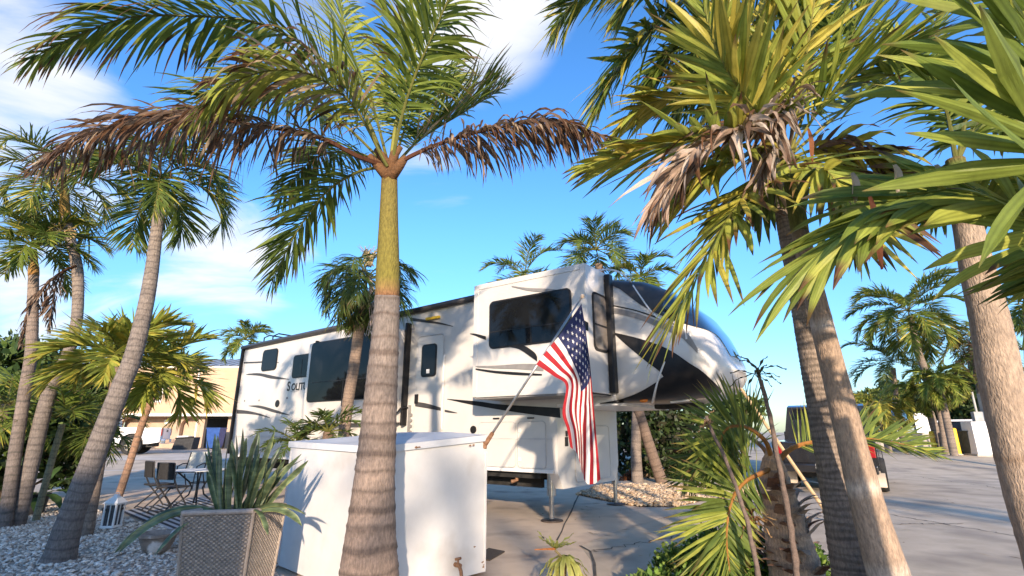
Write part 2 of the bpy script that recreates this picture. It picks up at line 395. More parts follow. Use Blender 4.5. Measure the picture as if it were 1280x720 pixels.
# ================= ground, roads, beds =================
def sheet(name, poly, m, z, fine=None):
    """flat sheet from a world polygon, following the gentle rise of the ground"""
    bm=bmesh.new(); vs_=[bm.verts.new((p[0],p[1],0)) for p in poly]; f=bm.faces.new(vs_)
    if f.normal.z<0: f.normal_flip()
    if fine:
        bmesh.ops.triangulate(bm,faces=bm.faces[:])
        y0=min(p[1] for p in poly); y1=max(p[1] for p in poly); y=y0+fine
        while y<y1:
            bmesh.ops.bisect_plane(bm,geom=bm.verts[:]+bm.edges[:]+bm.faces[:],plane_co=(0,y,0),plane_no=(0,1,0)); y+=fine
    bm.verts.index_update()
    b=MB(); b.add([(v.co.x,v.co.y,gz(v.co.x,v.co.y)+z) for v in bm.verts],[[v.index for v in f.verts] for f in bm.faces]); bm.free()
    o=b.build(name,m); return tag(o,kind='structure')
b=MB(); xs=[-600,-120,-60,-30,0,30,60,120,600]; ys=[-200,-40,0,10]+[17+i for i in range(11)]+[40,80,200,1500]
b.grid([[(x,y,gz(x,y)) for x in xs] for y in ys]); structure(b,'ground','asphalt')
bedpoly=[G(-60,640),G(20,633),G(95,630),G(150,648),G(208,662),G(240,690),G(345,706),(-2.62,6.3),(-1.2,4.4),(-2,3.2),(-7,3.2),(-12,5),(-16,9)]
bedpoly=[Vector((p[0],p[1],0)) for p in bedpoly]
sheet('gravel_bed',bedpoly,'sand',.008)
padpoly=[(-1.5,4.2),(1.0,4.6),G(742,720),G(738,700),G(725,683),G(760,668),G(880,632),G(900,618),(6,16.6),(-8,16.8),(-13,16.5),(-8.0,11.5),G(208,662),G(240,690),G(345,706),(-2.4,6.2)]
sheet('concrete_pad',padpoly,'concrete',.004)
mulchpoly=[G(768,629),G(800,634),G(845,634),G(880,626),(6.2,13.4),(6.6,15.9),(2.6,16),(1.6,13.6)]
sheet('mulch_bed',mulchpoly,'soil',.010)
sheet('planting_bed',[(1.45,5.1),(1.9,6.3),(2.7,6.75),(3.3,6.3),(3.45,5.4),(3.3,3.2),(2,3.2)],'soil',.008)
sheet('sidewalk',[G(1118,574),(44,31),(60,40),(60,46),(14,46),(14.5,26.6)],'walk',.012,fine=1.5)
sheet('driveway',[(-60,23.3),(-60,27),(-10,27),(-6,23.3)],'walk',.012,fine=1.0)
sheet('kerb_line',[(-60,20.6),(-60,20.9),(-7,20.3),(-7,20.0)],'walk',.008,fine=.8)
def strip(name,pl,wd,m,z):
    b=MB(); P=[Vector((p[0],p[1],0)) for p in pl]; row0=[];row1=[]
    for i,p in enumerate(P):
        t=(P[min(i+1,len(P)-1)]-P[max(0,i-1)]).normalized(); n=Vector((-t.y,t.x,0)); k=wd*(.6+.8*random.random())
        row0.append(p+n*k*.5+Vector((0,0,gz(p.x,p.y)+z))); row1.append(p-n*k*.5+Vector((0,0,gz(p.x,p.y)+z)))
    b.grid([row0,row1]); o=b.build(name,m); return tag(o,kind='structure')
def crack(a,bb,n,jit): 
    a=G(*a); bb=G(*bb); return [a.lerp(bb,i/n)+Vector((random.gauss(0,jit),random.gauss(0,jit),0)) for i in range(n+1)]
strip('expansion_joint',crack((723,620),(697,676),8,.006),.03,'joint',.012)
strip('expansion_joint',[G(725,683),G(738,690),G(743,705),G(745,740)],.03,'joint',.012)
for a_,b_ in (((1110,643),(1280,672)),((1140,596),(1265,612)),((735,690),(860,668)),((1105,655),(1200,655)),((1000,640),(1060,652)),((640,560),(640,560))):
    if a_!=b_: strip('road_crack',crack(a_,b_,26,.035),.022,'joint',.007)

def stones(name, poly, n, r, cols, z, flatk=.55, seed=1, rej=None):
    """loose pebbles: one mesh of many little rounded stones"""
    rng=np.random.default_rng(seed); P=np.array([(p[0],p[1]) for p in poly]); x0,y0=P.min(0); x1,y1=P.max(0)
    pts=[]
    while len(pts)<n:
        q=np.stack([rng.uniform(x0,x1,4*n),rng.uniform(y0,y1,4*n)],1)
        ins=np.zeros(len(q),bool); j=len(P)-1
        for i in range(len(P)):
            c=((P[i,1]>q[:,1])!=(P[j,1]>q[:,1]))&(q[:,0]<(P[j,0]-P[i,0])*(q[:,1]-P[i,1])/(P[j,1]-P[i,1]+1e-12)+P[i,0]); ins^=c; j=i
        pts+=list(q[ins])
    pts=np.array(pts[:n])
    bm=bmesh.new(); bmesh.ops.create_icosphere(bm,subdivisions=1,radius=1); bm.verts.index_update()
    V=np.array([v.co[:] for v in bm.verts]); Fa=np.array([[v.index for v in f.verts] for f in bm.faces]); bm.free()
    k=len(V); s=r*np.exp(rng.normal(0,.35,n)); an=rng.uniform(0,6.28,n)
    S=np.stack([s*rng.uniform(.8,1.5,n),s*rng.uniform(.7,1.1,n),s*flatk*rng.uniform(.7,1.3,n)],1)
    A=V[None]*S[:,None]*(1+.14*rng.normal(0,1,(n,k,1)))
    tl=rng.normal(0,.3,n); A=np.stack([A[...,0]*np.cos(tl)[:,None]-A[...,2]*np.sin(tl)[:,None],A[...,1],A[...,0]*np.sin(tl)[:,None]+A[...,2]*np.cos(tl)[:,None]],-1)
    X=A[...,0]*np.cos(an)[:,None]-A[...,1]*np.sin(an)[:,None]; Y=A[...,0]*np.sin(an)[:,None]+A[...,1]*np.cos(an)[:,None]
    A=np.stack([X+pts[:,0:1],Y+pts[:,1:2],A[...,2]+z+s[:,None]*.3+rng.uniform(0,r*.8,n)[:,None]],-1)
    ci=rng.integers(0,len(cols),n); C=np.array(cols)[ci]*(.75+.5*rng.random((n,1))); C=np.repeat(C,k,0)
    me=bpy.data.meshes.new(name); FF=(Fa[None]+np.arange(n)[:,None,None]*k).reshape(-1,3)
    me.from_pydata(A.reshape(-1,3).tolist(),[],FF.tolist())
    ca=me.color_attributes.new('Col','FLOAT_COLOR','POINT'); ca.data.foreach_set('color',np.concatenate([C,np.ones((len(C),1))],1).astype(np.float32).ravel())
    me.materials.append(MATS['stone']); me.polygons.foreach_set('use_smooth',[True]*len(FF))
    o=bpy.data.objects.new(name,me); COL.objects.link(o); return o
nearbed=[p for p in bedpoly]
tag(stones('gravel',nearbed,42000,.0165,[(.78,.68,.57),(.86,.78,.68),(.66,.57,.48),(.50,.42,.35),(.90,.83,.74)],.010),'pale grey and white pebbles covering the palm bed','gravel',kind='stuff')
tag(stones('mulch_gravel',mulchpoly,9000,.026,[(.55,.40,.25),(.66,.52,.36),(.42,.29,.18),(.6,.47,.33)],.012,seed=3),'tan crushed shell gravel beyond the front jacks','gravel',kind='stuff')

# ================= fifth-wheel trailer =================
RP=Vector((.60746,9.54996,0)); A54=math.radians(54)
XL=Vector((math.sin(A54),-math.cos(A54),0)); YL=Vector((math.cos(A54),math.sin(A54),0))   # local x: towards the nose, local y: away
def toL(P): q=Vector(P)-RP; return Vector((q.dot(XL),q.dot(YL),q.z))
def rvp(px,py,y=0.0):
    d=ray(px,py); o=Vector((0,0,H)); t=((RP+YL*y)-o).dot(YL)/d.dot(YL); q=toL(o+d*t); return (q.x,q.z)
def rvx(px,py,x):
    d=ray(px,py); o=Vector((0,0,H)); t=((RP+XL*x)-o).dot(XL)/d.dot(XL); q=toL(o+d*t); return (q.y,q.z)
rv=thing('travel_trailer','long white fifth-wheel travel trailer with black swooshes and slide-outs','trailer',RP,rotz=math.atan2(XL.y,XL.x))
W2=2.5
def rz(x): return 4.31+.0195*min(x,-.0)-.14*sstep(-1.3,.6,x)      # roof height
X1=1.36
# cap cross-sections
KX=[X1,1.9,2.3,2.67,2.88,3.00,3.08,3.135]; KT=[4.17,4.07,3.87,3.50,3.18,2.93,2.72,2.52]; KB=[1.98,1.98,1.99,2.03,2.11,2.20,2.30,2.45]; KH=[1.25,1.25,1.23,1.16,1.04,.90,.72,.35]; KE=[9,6,4.6,3.6,3,2.7,2.4,2.2]
def sec(x): return [float(np.interp(x,KX,k)) for k in (KT,KB,KH,KE)]
def capF(q):
    t,bt,hw,e=sec(q.x); return abs((q.y-1.25)/hw)**e+abs((q.z-(t+bt)/2)/((t-bt)/2))**e-1
def rvs(px,py,off=.006):
    """where the sight line through a measured point meets the trailer's near surface"""
    x,z=rvp(px,py,0)
    if x<X1: return Vector((x,-off,z))
    d=ray(px,py); o=Vector((0,0,H)); prev=None; t=8.0
    while t<18:
        q=toL(o+d*t)
        if X1-.02<=q.x<=3.13 and capF(q)<0: 
            a,bq=t-.02,t
            for _ in range(18):
                m_=(a+bq)/2; q=toL(o+d*m_)
                if q.x>3.135 or capF(q)>0: a=m_
                else: bq=m_
            q=toL(o+d*bq); g=Vector([(capF(q+Vector(e)*.01)-capF(q-Vector(e)*.01)) for e in ((1,0,0),(0,1,0),(0,0,1))]).normalized()
            return q+g*off
        t+=.02
    return Vector((x,-off,z))
def polyl(P,n):
    P=[Vector((p[0],p[1],0)) for p in P]; c=catmull(P,n) if len(P)>2 else np.array([tuple(P[0].lerp(P[1],i/(n-1))) for i in range(n)]); return c
def swoosh(name,top,bot,m,n=30,rows=5,off=.006,y=None,label=None):
    a=polyl(top,n); c=polyl(bot,n); P=[]
    for k in range(rows+1):
        r=[]
        for i in range(n):
            px=lerp(a[i],c[i],k/rows)
            if y is None: r.append(rvs(px[0],px[1],off))
            else: x,z=rvp(px[0],px[1],y); r.append(Vector((x,y-off,z)))
        P.append(r)
    b=MB(); b.grid(P); o=b.build(name,m,rv,smooth=True); 
    if label: o['label']=label
    return o
# main shell, in two blocks, and the overhang
xr=-11.23
b=MB()
prof=[(xr,.80),(.2,.80),(.2,1.98),(X1,1.98),(X1,4.17),(.3,rz(.3)),(-.5,rz(-.5)),(-1.2,rz(-1.2)),(xr,rz(xr))]
n=len(prof); v=[(x,0,z) for x,z in prof]+[(x,W2,z) for x,z in prof]
b.add(v,[list(range(n)),list(range(n,2*n))[::-1]]+[((i+1)%n,i,n+i,n+(i+1)%n) for i in range(n)])
b.build('body','rvwhite',rv)
# lower front wall with its chamfered corners
fw=[(.0,.80),(.16,.54),(2.42,.54),(2.52,.9),(2.62,1.7),(2.75,1.99),(0,1.99)]
b=MB(); b.prism([(y-.05 if y==0 else y,z) for y,z in [(.003,.80),(.16,.54),(2.3,.54),(2.46,.85),(2.49,1.98),(.003,1.98)]],0,.05,.235)
b.build('front_wall','rvwhite',rv)
b=MB(); wing=[rvx(*q,.24) for q in ((783,560),(786,545),(791,530),(803,515),(835,508),(850,504))]
wy=[(2.49,1.0),(2.5,1.5),(2.55,1.75),(2.7,1.9),(3.0,1.96),(3.0,1.985),(2.49,1.985)]
b.prism([(y-.6,z) for y,z in wy],0,.06,.22); b.build('gusset','rvwhite',rv)
b=MB(); b.box((-5.7,W2/2,.74),(11.0,2.3,.10)); b.box((-5.8,.5,.62),(10.8,.1,.24)); b.box((-5.8,2.0,.62),(10.8,.1,.24)); b.build('chassis','under',rv)
b=MB(); b.box((.82,W2/2,1.955),(1.16,2.47,.05)); b.build('overhang_floor','rvtrim',rv)
b=MB(); b.box((2.0,1.35,1.95),(.8,.4,.10),bevel=.03); b.build('pin_box','under',rv)
# nose cap
b=MB(); rows=[]; nth=72
xs=list(np.interp(np.linspace(0,1,44)**.72,[0,1],[X1,3.135]))
for x in xs:
    t,bt,hw,e=sec(x); r=[]
    for j in range(nth+1):
        a=2*math.pi*j/nth; ca,sa=math.cos(a),math.sin(a)
        r.append((x,1.25+hw*math.copysign(abs(ca)**(2/e),ca),(t+bt)/2+(t-bt)/2*math.copysign(abs(sa)**(2/e),sa)))
    rows.append(r)
tip_=[(3.165,1.25+(p[1]-1.25)*.5,2.485+(p[2]-2.485)*.5) for p in rows[-1]]
rows.append(tip_); b.grid(rows); b.add(tip_[:-1],[list(range(nth))]); b.build('nose_cap','rvwhite',rv,smooth=True)
# dark glass wrap over the top of the nose
bl=[rvs(*q) for q in ((752,352),(775,362),(800,381),(820,392),(842,401),(865,408),(886,414),(905,425))]
bx=[p.x for p in bl]; bz=[p.z for p in bl]
def wrap(name,x0,x1,m,off,dz=0.0,n=26):
    rows=[]
    for x in np.linspace(x0,x1,n):
        t,bt,hw,e=sec(x); zc=(t+bt)/2; hz=(t-bt)/2; zb=min(t-.02,max(bt+.1,float(np.interp(x,bx,bz))+dz))
        s0=max(-1,min(.999,(zb-zc)/hz)); a0=math.asin(math.copysign(abs(s0)**(e/2),s0)); r=[]
        for a in np.linspace(math.pi-a0,a0,40):
            ca,sa=math.cos(a),math.sin(a); p=Vector((x,1.25+hw*math.copysign(abs(ca)**(2/e),ca),zc+hz*math.copysign(abs(sa)**(2/e),sa)))
            q=p-Vector((x,1.25,zc)); g=Vector((.25,q.y,q.z)).normalized(); r.append(p+g*off)
        rows.append(r)
    b=MB(); b.grid(rows); return b.build(name,m,rv,smooth=True)
wrap('cap_shroud',X1+.02,2.35,'rvchar',.012)
wrap('windshield',2.3,3.08,'cabglass',.016)
# roof edge, rear frame, rooftop pieces
b=MB(); b.tube([(xr-.03,-.05,rz(xr)-.03),(-1.0,-.05,rz(-1.0)-.03)],.065,10); b.box((-6.1,-.035,rz(-6.1)-.13),(.01,.01,.01)); b.build('awning_roll','rvchar',rv,smooth=True)
b=MB(); b.box((xr-.01,-.02,2.45+.05),(.09,.12,3.25),bevel=.02); b.build('corner_moulding','rvblack',rv)
b=MB(); b.box((-2.6,1.1,rz(-2.6)+.13),(1.0,.8,.3),bevel=.08); b.build('roof_unit','dark',rv)
b=MB(); 
for dx in (0,.5): b.tube([(-10.4+dx,.15,rz(-10.4)),(-10.4+dx,.15,rz(-10.4)+.22),(-10.1+dx,.15,rz(-10.4)+.26),(-10.1+dx,.9,rz(-10.4)+.26)],.022,6)
b.build('roof_rail','rvblack',rv)
# slide-outs
def slide(x0,x1,z0,z1,p,name='slide_out'):
    b=MB(); b.box(((x0+x1)/2,-p/2+.05,(z0+z1)/2),(x1-x0,p+.1,z1-z0),bevel=.012)
    o=b.build(name,'rvwhite',rv); 
    t=MB(); w_=.10; y=-p-.006
    for c,sz in (((x0+w_/2,y,(z0+z1)/2),(w_,.012,z1-z0-.02)),((x1-w_/2,y,(z0+z1)/2),(w_,.012,z1-z0-.02)),(((x0+x1)/2,y,z1-w_*.5),(x1-x0-2*w_,.012,w_)),(((x0+x1)/2,y,z0+w_*.5),(x1-x0-2*w_,.012,w_))):
        t.box(c,sz,bevel=.004)
    t.build('border_trim','rvwhite',o); ORG[o]=Vector((0,0,0)); return o
s1=slide(-1.06,1.34,2.10,4.22,.8); s2=slide(-7.20,-3.70,1.70,3.76,.28)
b=MB(); b.box((.14,-.38,2.088),(2.34,.80,.03)); b.build('slide_floor','rvgray',s1)
b=MB(); b.box((1.40,-.06,3.15),(.10,.16,2.06),bevel=.02); b.box((1.30,-.36,2.13),(.02,.78,.10)); b.build('seal_post','rvblack',rv)
b=MB(); b.box((-3.66,-.06,2.78),(.07,.16,2.3),bevel=.015); b.build('seal_post','rvblack',rv)
b=MB(); b.box((-7.24,-.04,2.78),(.05,.1,2.2)); b.build('seal_post','rvblack',rv)
def rrect(cx,cz,w,h,r,n=6):
    out=[]
    for sx,sz,a0 in ((1,1,0),(-1,1,90),(-1,-1,180),(1,-1,270)):
        for i in range(n+1):
            a=math.radians(a0+90*i/n); out.append((cx+sx*(w/2-r)+r*math.cos(a),cz+sz*(h/2-r)+r*math.sin(a)))
    return out
def window(x0,x1,z0,z1,y,r=.09,fr=.03,parent=None,gm='glass',split=None):
    b=MB(); P=rrect((x0+x1)/2,(z0+z1)/2,x1-x0,z1-z0,r); b.prism(P,1,y-.018,y-.002); f=b.build('window','rvblack',parent or rv)
    g=MB(); Q=rrect((x0+x1)/2,(z0+z1)/2,x1-x0-2*fr,z1-z0-2*fr,r*.8); g.prism(Q,1,y-.024,y-.0175); g.build('pane',gm,f)
    if split:
        t=MB()
        for c,s in split: t.box((c[0],y-.026,c[1]),(s[0],.006,s[1]))
        t.build('bar','rvblack',f)
    return f
w=window(-.68,1.06,2.95,3.84,-.8,.10,parent=s1,split=[((.19,3.26),(1.66,.02)),((.25,3.1),(.02,.3))])
wx0,wz1=rvp(391,429,-.28); wx1,_=rvp(509,440,-.28); _,wz0=rvp(387,503,-.28)
window(wx0,-3.80,wz0,wz1,-.28,.12,parent=s2,split=[((-5.4,2.72),(3.0,.02)),((-5.6,2.4),(.02,.6))])
window(-10.05,-9.22,3.24,3.88,0,.12); window(-8.36,-7.3,2.94,3.58,0,.10,split=[((-7.9,3.2),(.03,.5))])
# side window of the big slide-out
b=MB(); P=rrect(-.36,3.28,.52,1.0,.10); b.prism(P,0,1.343,1.356); sw=b.build('window','rvblack',s1)
b=MB(); P=rrect(-.36,3.28,.44,.92,.08); b.prism(P,0,1.354,1.362); b.build('pane','screen',sw)
b=MB(); b.box((1.365,-.36,3.22),(.006,.44,.03)); b.build('bar','rvblack',sw)
# entrance door
b=MB(); b.prism(rrect(-2.98,2.48,.80,2.16,.10),1,-.02,-.001); door=b.build('door','rvwhite',rv)
b=MB(); P=rrect(-2.98,2.48,.84,2.20,.12); b.tube([(x,-.012,z) for x,z in P+[P[0]]],.010,6,cap=False); b.build('door_frame','rvline',door)
window(-3.22,-2.76,2.66,3.38,-.02,.08,parent=door)
b=MB(); b.box((-2.99,-.05,2.78),(.09,.006,.09)); b.build('sticker','white',door)
b=MB(); b.box((-3.32,-.035,2.20),(.10,.03,.20),bevel=.01); b.build('handle','rvblack',door)
b=MB(); b.tube([(-2.52,-.03,3.1),(-2.52,-.05,3.05),(-2.52,-.05,1.6),(-2.52,-.03,1.55)],.016,6); b.build('grab_rail','rvtrim',rv)
b=MB(); b.tube([(-3.60,-.02,2.02),(-3.60,-.22,2.0),(-3.75,-.34,1.75),(-3.75,-.34,1.0)],.02,8); b.build('entry_handle','rvblack',rv)
# graphics, measured on the photograph
swoosh('stripe',[(559,498.5),(600,502),(627,505.5),(700,510)],[(559,499.2),(595,507),(650,516),(701,522.5)],'rvblack')
swoosh('stripe',[(311,467),(325,466.5),(343,470),(362,474)],[(307,468.5),(325,470),(340,473.5),(362,474.5)],'rvchar')
swoosh('stripe',[(311,507),(325,507),(342,511.5),(362,518.5)],[(311,507.6),(328,511),(342,515.5),(362,519.3)],'rvchar')
swoosh('stripe',[(296,512),(310,513.5),(325,517),(338,522)],[(296,517),(310,517.5),(325,519.5),(338,522.8)],'rvchar')
swoosh('stripe',[(305,452.5),(320,452),(335,451.5),(349,453)],[(305,454.5),(320,454),(335,453.2),(349,453.8)],'rvchar')
swoosh('stripe',[(520,502),(535,504.5),(552,509.5)],[(520,508),(535,510.5),(552,513.5)],'rvchar',off=.026)
swoosh('stripe',[(556,512),(563,513.5),(572,516)],[(556,515),(563,516),(572,516.6)],'rvchar',off=.008)
swoosh('stripe',[(513,397),(530,399.5),(550,403),(566,407.5)],[(513,401),(530,403),(550,405.5),(567,408.5)],'rvchar')
swoosh('stripe',[(588,417),(595,417.2),(608,420.5)],[(588,417.8),(597,421),(608,425)],'rvblack',y=-.8,off=.014)
swoosh('stripe',[(640,357.5),(660,360),(690,361.5),(716,366)],[(640,358.5),(662,363.5),(690,366),(716,370)],'rvgray',y=-.8,off=.014)
swoosh('stripe',[(644,433),(655,432),(668,440),(672,446)],[(638,434),(650,437),(665,447),(672,452)],'rvblack',y=-.8,off=.014)
swoosh('stripe',[(595,457.5),(620,457),(650,455),(680,455)],[(595,459),(620,460.5),(650,461.5),(680,464)],'rvgray',y=-.8,off=.014)
swoosh('stripe',[(595,460.5),(620,463.5),(650,465.5),(678,467.5)],[(595,462.5),(620,466.5),(650,469),(678,469.5)],'rvblack',y=-.8,off=.014)
swoosh('stripe',[(730,400),(736,403.5)],[(730,412),(736,414)],'rvblack',y=-.8,off=.014)
# nose graphics
swoosh('stripe',[(767,415.5),(795,422),(823,431),(843,441),(862,454),(880,466),(903,488)],[(767,416.5),(785,433),(808,452),(826,466),(836,484),(850,498),(896,496)],'rvblack',n=40,rows=14)
swoosh('stripe',[(750,504),(775,499),(800,489.5),(824,475.5)],[(750,504.8),(775,503.8),(800,503.2),(816,503)],'rvblack',n=30,rows=8)
swoosh('stripe',[(818,503),(824,476),(834,470),(850,472)],[(820,503.4),(836,502.8),(850,501),(872,498)],'rvblack',n=20,rows=8,off=.009)
swoosh('stripe',[(765,384),(795,391),(825,402),(850,411),(862,420),(872,436)],[(765,391),(795,398),(825,410),(850,421),(860,430),(872,442)],'rvgray',n=30,rows=5)
swoosh('stripe',[(765,381),(795,387.5),(825,397.5),(850,406)],[(765,382.5),(795,389),(825,399.5),(850,408.5)],'rvblack',n=30,rows=2)
swoosh('stripe',[(895,465),(902,475),(912,482),(920,477)],[(895,466),(899,475),(909,484),(920,479)],'rvgray',n=14,rows=2)
for T_,r_ in ((((746,338),(762,337),(776,341),(786,350),(800,370),(814,389),(826,399),(846,405),(856,412),(858,424)),.016),(((831,452),(823,474),(815,503)),.016)):
    b=MB(); b.tube([rvs(q[0],q[1],.006) for q in polyl(T_,26)],r_,6); b.build('trim','rvtrim',rv)
b=MB(); b.box((X1+.02,-.01,2.35),(.03,.02,.55)); b.build('trim','rvtrim',rv)
p=rvs(805,500); b=MB(); b.lathe([(.001,0),(.07,.0),(.07,.02),(.045,.035),(.001,.04)],(0,0,0),16,sx=1,sy=.5)
q=MB(); q.add([(p.x+v_[0],p.y-v_[2],p.z+v_[1]) for v_ in b.v[0]],[list(reversed(f)) for f in b.f]); q.build('marker_light','amber',rv)
p0,p1=rvs(838,501,.02),rvs(864,498,.02); b=MB(); b.tube([p0,p1],.02,6); b.build('cap_light','rvtrim',rv)
# baggage doors and small fittings
def hatch(x0,x1,z0,z1,xf=None,name='hatch'):
    P=rrect((x0+x1)/2,(z0+z1)/2,x1-x0,z1-z0,.07)
    b=MB()
    if xf is None: b.prism(P,1,-.012,-.001); ln=[(x,-.013,z) for x,z in P+[P[0]]]
    else: b.prism(P,0,xf+.001,xf+.012); ln=[(xf+.013,y,z) for y,z in P+[P[0]]]
    o=b.build(name,'rvwhite',rv); t=MB(); t.tube(ln,.009,5,cap=False); t.build('gasket','rvline',o)
    return o
hx0,hz1=rvp(648,527); hx1,hz0=rvp(683,586)
h_=hatch(hx0,hx1,hz0,hz1); b=MB()
for q in ((650,538),(650,574)): x,z=rvp(*q); b.box((x,-.02,z),(.05,.02,.06))
b.build('latch','rvtrim',h_)
hx0b,_=rvp(612,527); hx1b,_=rvp(645,584); hatch(hx0b-.25,hx1b,hz0,hz1)
b=MB()
for q in ((621,523),(664,522.5)): x,z=rvp(*q); b.box((x,-.02,z),(.14,.03,.025))
b.build('door_catch','rvblack',rv)
hatch(.62,2.05,.62,1.62,.235)
b=MB(); y,z=rvx(708,552,.24); b.box((.245,y,z),(.02,.10,.16),bevel=.008); y,z=rvx(708,542,.24); b.box((.245,y,z),(.02,.06,.10),bevel=.008); b.build('latch','rvblack',rv)
for q,r_ in (((592,537),.075),((347,504.5),.10)):
    x,z=rvp(*q); b=MB(); b.tube([(x,-.02,z),(x,.01,z)],r_,16); b.build('utility_port','rvblack',rv)
b=MB()
for q in ((306,501),(324,500.5),(359,497.5)): x,z=rvp(*q); b.tube([(x,-.012,z),(x,.01,z)],.03,10)
b.build('vent_plug','rvgray',rv)
x,z=rvp(543,398); b=MB(); b.box((x,-.05,z),(.42,.06,.06),bevel=.015); b.build('porch_light','yellow',rv)
b=MB(); b.box((-3.52,-.03,1.62),(.04,.05,.9)); 
for k in range(4): b.tube([(-3.47,-.03,1.5+.12*k),(-3.47,-.012,1.5+.12*k)],.035,10)
b.build('control_panel','rvgray',rv)
b=MB(); b.box((-5.5,-.012,1.38),(11.3,.012,.02)); b.build('seam','rvline',rv)
b=MB(); b.box((-5.5,-.018,.83),(11.3,.03,.06),bevel=.006); b.build('belt_trim','rvtrim',rv)
# lettering on the side
def text(body,size,x,z,y,parent,m,name='lettering',shear=0,sx=1):
    cu=bpy.data.curves.new(name,'FONT'); cu.body=body; cu.size=size; cu.extrude=.002; cu.offset=.007; cu.shear=shear
    ob=bpy.data.objects.new(name,cu); COL.objects.link(ob)
    dg=bpy.context.evaluated_depsgraph_get(); me=bpy.data.meshes.new_from_object(ob.evaluated_get(dg)); bpy.data.objects.remove(ob)
    o=bpy.data.objects.new(name,me); COL.objects.link(o); me.materials.append(MATS[m]); o.parent=parent; o.rotation_euler=(math.pi/2,0,0); o.location=(x,y,z); o.scale=(sx,1,1); return o
tx,tz=rvp(358.5,488.5); text('S',.36,tx,tz,-.006,rv,'rvblack',sx=.95); text('OLITUDE',.27,tx+.215,tz,-.006,rv,'rvblack',sx=.98)
swoosh('stripe',[(360,487.5),(368,489.5),(375,487)],[(360,488),(368,490.2),(375,487.6)],'rvgray',n=12,rows=1)
# jacks, wheels
def jack(x,y):
    b=MB(); b.tube([(x,y,1.3),(x,y,.42)],.075,14); b.tube([(x,y,.42),(x,y,.03)],.042,14); j=b.build('jack_leg','steel',rv,smooth=True,ang=40)
    b=MB(); b.lathe([(.02,.05),(.06,.045),(.19,.03),(.20,.012),(.001,.01)],(x,y,0),20); b.build('foot_plate','darksteel',j)
jq=toL(G(690,652)); jack(jq.x,jq.y); jq=toL(G(770,631)); jack(jq.x,jq.y)
for x in (-5.4,-6.4):
    b=MB(); b.tube([(x,.05,.42),(x,.33,.42)],.40,24); wh=b.build('wheel','rubber',rv); b=MB(); b.tube([(x,.03,.42),(x,.06,.42)],.22,16); b.build('rim','steel',wh)
x,z=rvp(646,600,.15); b=MB(); b.tube([(x,.15,.80),(x,.15,z),(x-.10,.13,z-.03)],.035,8); b.build('drain_pipe','rust',rv)

# ================= white storage box, flag =================
Lc=Vector((-2.69,6.52,0)); Rc=Vector((-.29,6.24,0)); Qc=Vector((-1.31,5.19,0)); Bc=Lc+Rc-Qc
ctr=(Lc+Rc)/2
bx=thing('storage_box','big white sheet metal storage box behind the ringed palm trunk','storage box',ctr)
hz={0:1.335,1:1.31,2:1.415,3:1.41}
base=[Lc,Qc,Rc,Bc]
def out(p,k): d=(p-ctr); d.z=0; return p+d.normalized()*k
b=MB(); b.hexa([p+Vector((0,0,.03)) for p in base]+[p+Vector((0,0,hz[i])) for i,p in enumerate(base)]); b.build('body','shed',bx)
b=MB(); lo=[out(p,.035)+Vector((0,0,hz[i]-.012)) for i,p in enumerate(base)]; hi_=[out(p,.035)+Vector((0,0,hz[i]+.055)) for i,p in enumerate(base)]
b.hexa(lo+hi_); hm=[out(p,-.02)+Vector((0,0,hz[i]+.056)) for i,p in enumerate(base)]; top=[out(p,-.45)+Vector((0,0,hz[i]+.085)) for i,p in enumerate(base)]
b.add([tuple(p) for p in hm+top],[(4,5,6,7),(0,1,5,4),(1,2,6,5),(2,3,7,6),(3,0,4,7)]); b.build('lid','shedtop',bx)
def between(a,c,t,z,o=.0):
    p=a.lerp(c,t); n=Vector(((c-a).y,-(c-a).x,0)).normalized(); return Vector((p.x,p.y,z))+n*o
b=MB()
for a,c in ((Lc,Qc),(Qc,Rc)):
    for t in (.012,.988):
        b=MB(); b.tube([between(a,c,t,.06,.004),between(a,c,t,1.28,.004)],.012,4); b.build('corner_trim','shed',bx)
b=MB(); rr_=random.Random(4)
for (t,z) in ((.80,1.355),(.83,1.36),(.30,1.35),(.32,1.352),(.985,.10),(.98,.08),(.965,.13),(.88,.30)):
    p=between(Qc,Rc,t,z,.042 if z>1.2 else .006); pr=[(rr_.uniform(.01,.03)*math.cos(k*.9),rr_.uniform(.006,.014)*math.sin(k*.9)) for k in range(7)]
    u=(Rc-Qc).normalized(); b.add([tuple(p+u*q[0]+Vector((0,0,q[1]))) for q in pr],[list(range(7))])
b.build('rust_chip','rust',bx)
p=between(Qc,Rc,.70,.17,.0); n_=Vector(((Rc-Qc).y,-(Rc-Qc).x,0)).normalized(); u=(Rc-Qc).normalized()
b=MB(); b.tube([p+n_*.0,p+n_*.09],.022,10); b.tube([p+n_*.07,p+n_*.10-Vector((0,0,.05)),p+n_*.11-Vector((0,0,.11))],.018,10); b.tube([p+n_*.05+Vector((0,0,.02)),p+n_*.05+Vector((0,0,.06))],.010,8); b.tube([p+n_*.05+Vector((0,0,.06))-u*.035,p+n_*.05+Vector((0,0,.06))+u*.035],.014,8); b.build('spigot','rust',bx)

